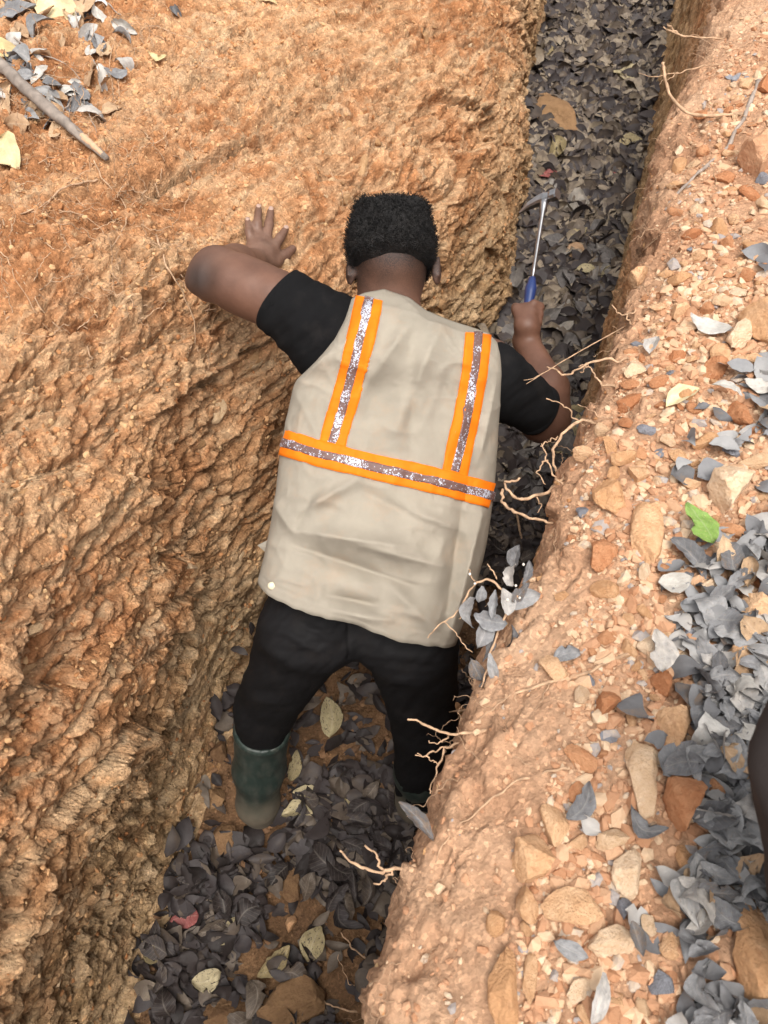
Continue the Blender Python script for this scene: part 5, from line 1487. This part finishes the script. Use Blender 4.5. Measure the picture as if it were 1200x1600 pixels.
root([(985, 1018), (940, 1045), (880, 1065), (800, 1086), (735, 1105), (690, 1118)], .0042, .0022, 'long pale root lying across the soil from rubble to rim', branches=[([(800, 1086), (770, 1110), (745, 1125)], .0014, .0007), ([(860, 1070), (850, 1095), (835, 1110)], .0012, .0006)])
root([(888, 1203), (845, 1207), (785, 1233), (732, 1270), (698, 1315), (680, 1345)], .0026, .0012, 'arched thin root on the bare foreground soil', lift=.006)
root([(1160, 178), (1110, 181), (1072, 179), (1046, 150), (1038, 118), (1036, 98)], .0062, .0048, 'thick bare root bending upward over the far trench edge', True, jit=.001)
root([(1135, 58), (1090, 60), (1060, 55), (1036, 42)], .0044, .003, 'pale root poking over the trench at the top right', True, branches=[([(1060, 55), (1052, 44), (1042, 38)], .003, .002)])
root([(1140, 98), (1092, 104), (1060, 114), (1022, 119), (995, 115)], .0026, .0012, 'thin root reaching left above the thick bent root', True, branches=[([(1060, 114), (1045, 122), (1030, 132)], .0013, .0007)])
root([(980, 508), (920, 541), (870, 570), (822, 600)], .0019, .0012, 'straight straw-like stem sticking out over his right arm', True, jit=.0004, branches=[([(850, 582), (832, 592), (818, 594)], .001, .0007)])
root([(985, 562), (955, 562), (920, 567), (893, 583), (880, 587), (868, 578), (850, 573)], .0034, .0018, 'crooked pale root over the trench beside his forearm', True, branches=[([(920, 567), (912, 580), (905, 585)], .0015, .0008)])
root([(965, 603), (945, 604), (933, 592), (920, 574), (906, 570)], .0028, .0016, 'hooked root just below the crooked pale root', True)
root([(915, 668), (898, 656), (890, 640), (872, 628), (852, 622)], .0022, .0013, 'small wavy root crossing his right elbow', True)
root([(935, 668), (918, 655), (895, 660), (872, 682), (863, 712), (868, 740)], .0042, .0030, 'looped thick root drooping from the rim below his elbow', True, branches=[([(872, 682), (858, 690), (845, 695)], .0016, .001)])
root([(885, 740), (862, 764), (838, 776), (808, 780), (786, 764), (795, 751), (813, 748)], .0048, .0026, 'forked root reaching from the rim towards the vest edge', True, branches=[([(786, 764), (784, 785), (800, 800), (835, 812), (866, 816)], .003, .0024), ([(838, 776), (846, 790), (842, 806)], .0014, .0008)])
root([(826, 868), (816, 846), (811, 825), (807, 800)], .0062, .0048, 'short stubby pale root standing on the rim by the vest', True, jit=.001)
root([(880, 760), (865, 742), (856, 720), (846, 694)], .0022, .0014, 'thin upright root right of the looped thick root', True, branches=[([(856, 720), (846, 726), (840, 742), (852, 758)], .0014, .0009)])
root([(760, 1140), (722, 1146), (700, 1150), (670, 1136), (641, 1123)], .0034, .002, 'root pointing left across his dark trousers', True, branches=[([(700, 1150), (690, 1162), (664, 1160)], .0012, .0007)])
root([(720, 1160), (694, 1168), (684, 1195), (676, 1220), (670, 1245)], .0026, .0015, 'root hanging down the rim beside his right shin', True, branches=[([(684, 1195), (664, 1182), (655, 1178)], .0012, .0007), ([(694, 1168), (672, 1176), (652, 1181)], .0013, .0008)])
root([(650, 1352), (612, 1361), (580, 1362), (552, 1350), (526, 1330)], .0036, .002, 'pale root jutting over the floor litter below the leg', True, branches=[([(600, 1362), (592, 1342), (576, 1324)], .002, .0012), ([(612, 1361), (604, 1376), (590, 1384)], .0018, .001)])
root([(575, 1500), (553, 1486), (543, 1470), (533, 1456)], .0032, .0022, 'short root stub on the rim near the brown block', True)
root([(560, 1582), (530, 1576), (506, 1566), (488, 1551)], .0032, .0022, 'short root stub nearest the bottom edge', True)
root([(560, 1545), (544, 1534), (536, 1515), (525, 1492)], .0020, .001, 'thin root stub between the two thicker stubs', True)
root([(960, 655), (940, 652), (925, 640), (905, 632)], .0016, .0008, 'hair thin root beside the small wavy root', True)
root([(1185, 130), (1160, 190), (1140, 232), (1105, 260), (1072, 292), (1040, 330)], .0085, .004, 'thick grey root running down the upper right bank', False, M_ROOTG, branches=[([(1105, 260), (1130, 280), (1150, 300)], .002, .001), ([(1072, 292), (1050, 290), (1030, 300)], .002, .001)])
root([(1080, 330), (1050, 355), (1022, 378), (1000, 400)], .0032, .002, 'slanting root below the thick grey root on the bank', False)
root([(1000, 480), (985, 490), (968, 495), (962, 480)], .0024, .0016, 'small forked root on the rim above the straw-like stem', True, branches=[([(975, 492), (985, 505)], .002, .0015)])
# left side
root([(152, 34), (200, 40), (250, 45), (300, 62), (326, 80)], .0032, .0012, 'pale root across the top of the orange bank')
root([(152, 282), (110, 290), (80, 308), (55, 332), (8, 339)], .0034, .002, 'pale branching root on the upper left slope', branches=[([(55, 332), (30, 322), (0, 308)], .0022, .0014), ([(80, 308), (60, 345), (58, 352)], .001, .0006)])
root([(128, 236), (105, 231), (85, 250), (60, 257), (27, 258)], .0024, .0016, 'pale root just under the broken branch')
root([(146, 250), (160, 285), (195, 320), (199, 342), (181, 375), (170, 393)], .0026, .0013, 'thin root hanging below the broken branch tip', lift=.006)
root([(243, 372), (250, 400), (266, 432), (290, 470), (302, 505), (304, 545)], .0036, .0016, 'root hanging on the wall under his raised elbow', lift=.008, branches=[([(266, 432), (284, 440), (288, 456)], .0012, .0007)])
root([(6, 345), (10, 380), (30, 430), (55, 470), (95, 522)], .0026, .0012, 'long thin root down the left edge of the wall')
root([(0, 395), (18, 415), (28, 445), (60, 500)], .0018, .0008, 'faint root left of the long thin root')
root([(180, 112), (186, 160), (184, 200)], .0016, .0009, 'fine vertical root right of the broken branch')
root([(398, 122), (410, 150), (401, 175), (384, 192)], .0022, .001, 'curved thin root on the orange wall above his hand', branches=[([(410, 150), (420, 160)], .001, .0006)])
root([(294, 264), (300, 285), (297, 302), (287, 332)], .0022, .001, 'short pale root left of his raised hand')
root([(516, 270), (530, 298), (541, 316)], .0022, .001, 'short root on the wall just left of his hair')
root([(365, 255), (358, 300)], .0016, .0008, 'tiny pale root on the wall above the knuckles')
root([(112, 0), (130, 60), (150, 110), (156, 145)], .0035, .0024, 'grey brown stem standing behind the broken branch', mat=M_ROOTG, lift=.01)
root([(150, -6), (170, 12), (188, 28)], .0034, .002, 'short grey twig at the top edge of the photo', mat=M_ROOTG, lift=.01)
root([(20, 60), (60, 92), (105, 104), (140, 150)], .0030, .0014, 'thin brown twig between the wavy yellow leaf and the branch', mat=M_ROOTG, lift=.014)
root([(100, 175), (128, 150), (140, 175), (150, 212)], .0022, .001, 'thin curled twig right of the broken branch', mat=M_ROOTG, lift=.010)
root([(178, 60), (170, 100), (178, 150)], .0020, .001, 'thin pale stem right of the grey brown stem', lift=.008)
root([(60, 350), (100, 330), (140, 345), (165, 370)], .0018, .0009, 'thin root right of the pale branching root', lift=.006)
root([(0, 128), (60, 124), (100, 130), (146, 128)], .0014, .0008, 'straw lying over the broken branch', lift=.022)

# the broken branch
bp0 = [(-20, 92), (12, 122), (52, 160), (92, 194), (130, 228), (172, 264)]
pp = np.array([np.array(hit(u, v)[0] + Vector((0, 0, .028))) for u, v in bp0]); bs = pp[0].copy()
A = tube(pp - bs, [.018, .0165, .0155, .0145, .012, .007], 20, 0.0006, 3, .035)
fr = fbm(A[0][:, 0] * 25 + A[0][:, 1] * 110, A[0][:, 2] * 110 - A[0][:, 0] * 12, 4, 8)
brn = empty('broken_branch', bs); tag(brn, 'broken grey branch lying on the slope in the top left corner', 'branch')
link('bark', mesh_np('bark', A[0] + vnormals(A[0], A[1]) * (0.0032 * fr)[:, None], A[1], A[2], M_BARK), brn)
M_WOOD = plain('bare_wood', (0.50, 0.32, 0.20), 0.85, 0, .2, .2, 60, .5)
A = tube(np.array([pp[4] + [0, 0, .004], (pp[4] + pp[5]) / 2 + [0, 0, .0075], pp[5] + [0, 0, .002]]) - bs, [.007, .0085, .004], 8, .0005, 5)
link('bare_wood', mesh_np('bare_wood', A[0], A[1], A[2], M_WOOD), brn)

# dry sprig of grey leaves hanging at the rim beside his hip
h0 = hit(845, 950); t0 = h0[2] - 0.01
sp = empty('dry_sprig', np.array(h0[0])); tag(sp, 'dry sprig of pale grey leaves hanging over the rim beside his hip', 'plant')
def spt(px, a, b, nm='stem', dt=0.0):
    q = np.array([P(u, v, min(t0 - 0.02 + dt, hit(u, v)[2] - .012)) for u, v in px]) - np.array(h0[0])
    A = tube(q, [a, b], 6, .0008, len(px) * 3 + int(px[0][0])); return link(nm, mesh_np(nm, A[0], A[1], A[2], M_ROOT), sp)
spt([(808, 930), (788, 965), (772, 1000), (762, 1040), (752, 1075)], .0022, .0013)
spt([(790, 925), (765, 905), (742, 908), (728, 930), (720, 960), (718, 970)], .0020, .0010)
spt([(720, 950), (700, 968), (682, 980), (668, 996)], .0014, .0009)
spt([(694, 972), (712, 988), (722, 1005), (738, 1020)], .001, .0007)
spt([(742, 908), (735, 896), (732, 888)], .001, .0007)
spt([(776, 905), (768, 890), (762, 884)], .0012, .0008)
spl_ = [(800, 898, 34, 60, 2), (790, 940, 40, 100, 4), (770, 945, 44, 80, 5), (812, 925, 40, 50, 6), (818, 940, 52, 20, 7), (765, 970, 50, -10, 8), (757, 990, 46, 70, 9), (752, 1012, 42, 95, 10), (790, 1000, 46, 60, 11),
        (770, 1045, 44, 100, 12), (745, 1048, 40, -60, 13), (758, 1065, 40, 60, 1), (806, 870, 36, 80, 3), (733, 955, 46, 100, 0), (822, 895, 36, 70, 5), (752, 930, 26, 90, 9)]
for (u, v, ln, a, i) in spl_:
    t = min(t0 - 0.03 + 0.02 * rng.random(), hit(u, v)[2] - .012)
    nn = (Vector(BK.tolist()) + Vector((rng.normal() * .35, rng.normal() * .35, rng.normal() * .2))).normalized()
    o = link('leaf', leaf_mesh(i, M_LGREY), sp)
    q = Vector(P(u, v, t)) - sp.location
    o.matrix_local = Matrix.Translation(q) @ (basis(nn, math.radians(a), rng.normal() * .3) @ Matrix.Diagonal((ln * t / F_PX * 1.1, ln * t / F_PX * 1.15, ln * t / F_PX))).to_4x4()
M_BUD = plain('white_bud', (0.74, 0.68, 0.60), 0.7, 0, .3, .08, 40, 0)
bud_me = None
for (u, v) in ((734, 897), (742, 912), (793, 937), (806, 915), (812, 934), (818, 882)):
    t = min(t0 - 0.045, hit(u, v)[2] - .015); r = .0015 + .0008 * rng.random()
    if bud_me is None: bud_me = blob((0, 0, 0), np.eye(3), (1, 1, 1.3), 'bud', M_BUD, None, 8, 6)
    o = link('bud', bud_me, sp); o.matrix_local = Matrix.Translation(Vector(P(u, v, t)) - sp.location) @ Matrix.Scale(r, 4)
    

# fine hair roots: too many and too thin to count
Vs, Fs, Ft_, b_ = [], [], [], 0
def hair_root(p, n, L_, r, dirv, seed):
    global b_
    q = [np.array(p)]; d = norm(np.array(dirv))
    for k in range(4):
        d = norm(d + rng.normal(size=3) * .45); q.append(q[-1] + d * L_ / 4)
    q = np.array(q); A = tube(q, [r, r * .5], 3, L_ * .02, seed)
    Vs.append(A[0]); Fs.append(A[1] + b_); b_ += len(A[0])
for i in range(700):
    if i < 250:
        y = rng.uniform(-.05, 2.8); x = rim_x(y) + rng.uniform(-.01, .10); g = down(x, y); 
        if g is None: continue
        hair_root(g[0], g[1], rng.uniform(.03, .09), rng.uniform(.0005, .0010), (rng.normal() - .5, rng.normal(), .1 + .3 * rng.normal()), i)
    elif i < 370:
        y = rng.uniform(1.3, 2.7); x = rim_x(y) + rng.uniform(.02, .35); g = down(x, y)
        if g is None: continue
        hair_root(g[0] + g[1] * .004, g[1], rng.uniform(.04, .14), rng.uniform(.0006, .0013), (rng.normal(), rng.normal(), .05 * rng.normal()), i)
    else:
        u, v = (rng.uniform(0, 330), rng.uniform(0, 560)) if i < 560 else (rng.uniform(0, 220), rng.uniform(60, 400))
        h = hit(u, v); tn = rng.normal(size=3); tn = tn - np.array(h[1]) * (tn @ np.array(h[1]))
        hair_root(h[0] + h[1] * .003, h[1], rng.uniform(.04, .16), rng.uniform(.0008, .0017), tn, i)
tag(link('hair_roots', mesh_np('hair_roots', np.concatenate(Vs), np.concatenate(Fs), None, M_ROOT)), kind='stuff')

# unidentified dark blur near the lens, built as a slumped sack on the bank
M_CLOTH = fabric('dark_cloth', (0.034, 0.029, 0.028), 0.95, 700, 0.25)
bc = np.array([0.62, 0.03, down(0.62, 0.03)[0].z - 0.015])
tc = P(1356, 1240, 0.70)
tc[:2] = bc[:2] + (tc[:2] - bc[:2]) / 0.79
cl = []
NR, NS = 44, 48
for i in range(NR):
    q = i / (NR - 1)
    ctr_ = bc + (tc - bc) * np.array([q ** .8, q ** .8, q * (1 + 0.095 / (tc[2] - bc[2]))])
    r_ = np.interp(q, [0, .06, .3, .62, .76], [.115, .135, .125, .10, .094])
    if q > .70: r_ = .096 * math.sqrt(max(0.0, 1 - ((q - .70) / .30) ** 2))
    for a in np.linspace(0, 2 * math.pi, NS, endpoint=False):
        w = 1 + .035 * math.sin(3 * a + q * 6) + .02 * math.sin(8 * a - q * 12) + .015 * math.sin(q * 40 + 2 * math.sin(2 * a))
        cl.append((ctr_[0] - bc[0] + math.cos(a) * r_ * w, ctr_[1] - bc[1] + math.sin(a) * r_ * w * .9, ctr_[2] - bc[2]))
f = [(i * NS + j, i * NS + (j + 1) % NS, (i + 1) * NS + (j + 1) % NS, (i + 1) * NS + j) for i in range(NR - 1) for j in range(NS)]
tr = [(0, j + 1, j) for j in range(1, NS - 1)]
bdl = link('unknown_dark_shape', mesh_np('unknown_dark_shape', cl, f, tr, M_CLOTH), None, bc)
tag(bdl, 'unidentified dark blur built as a sack cut by the right edge of the photo', 'sack')
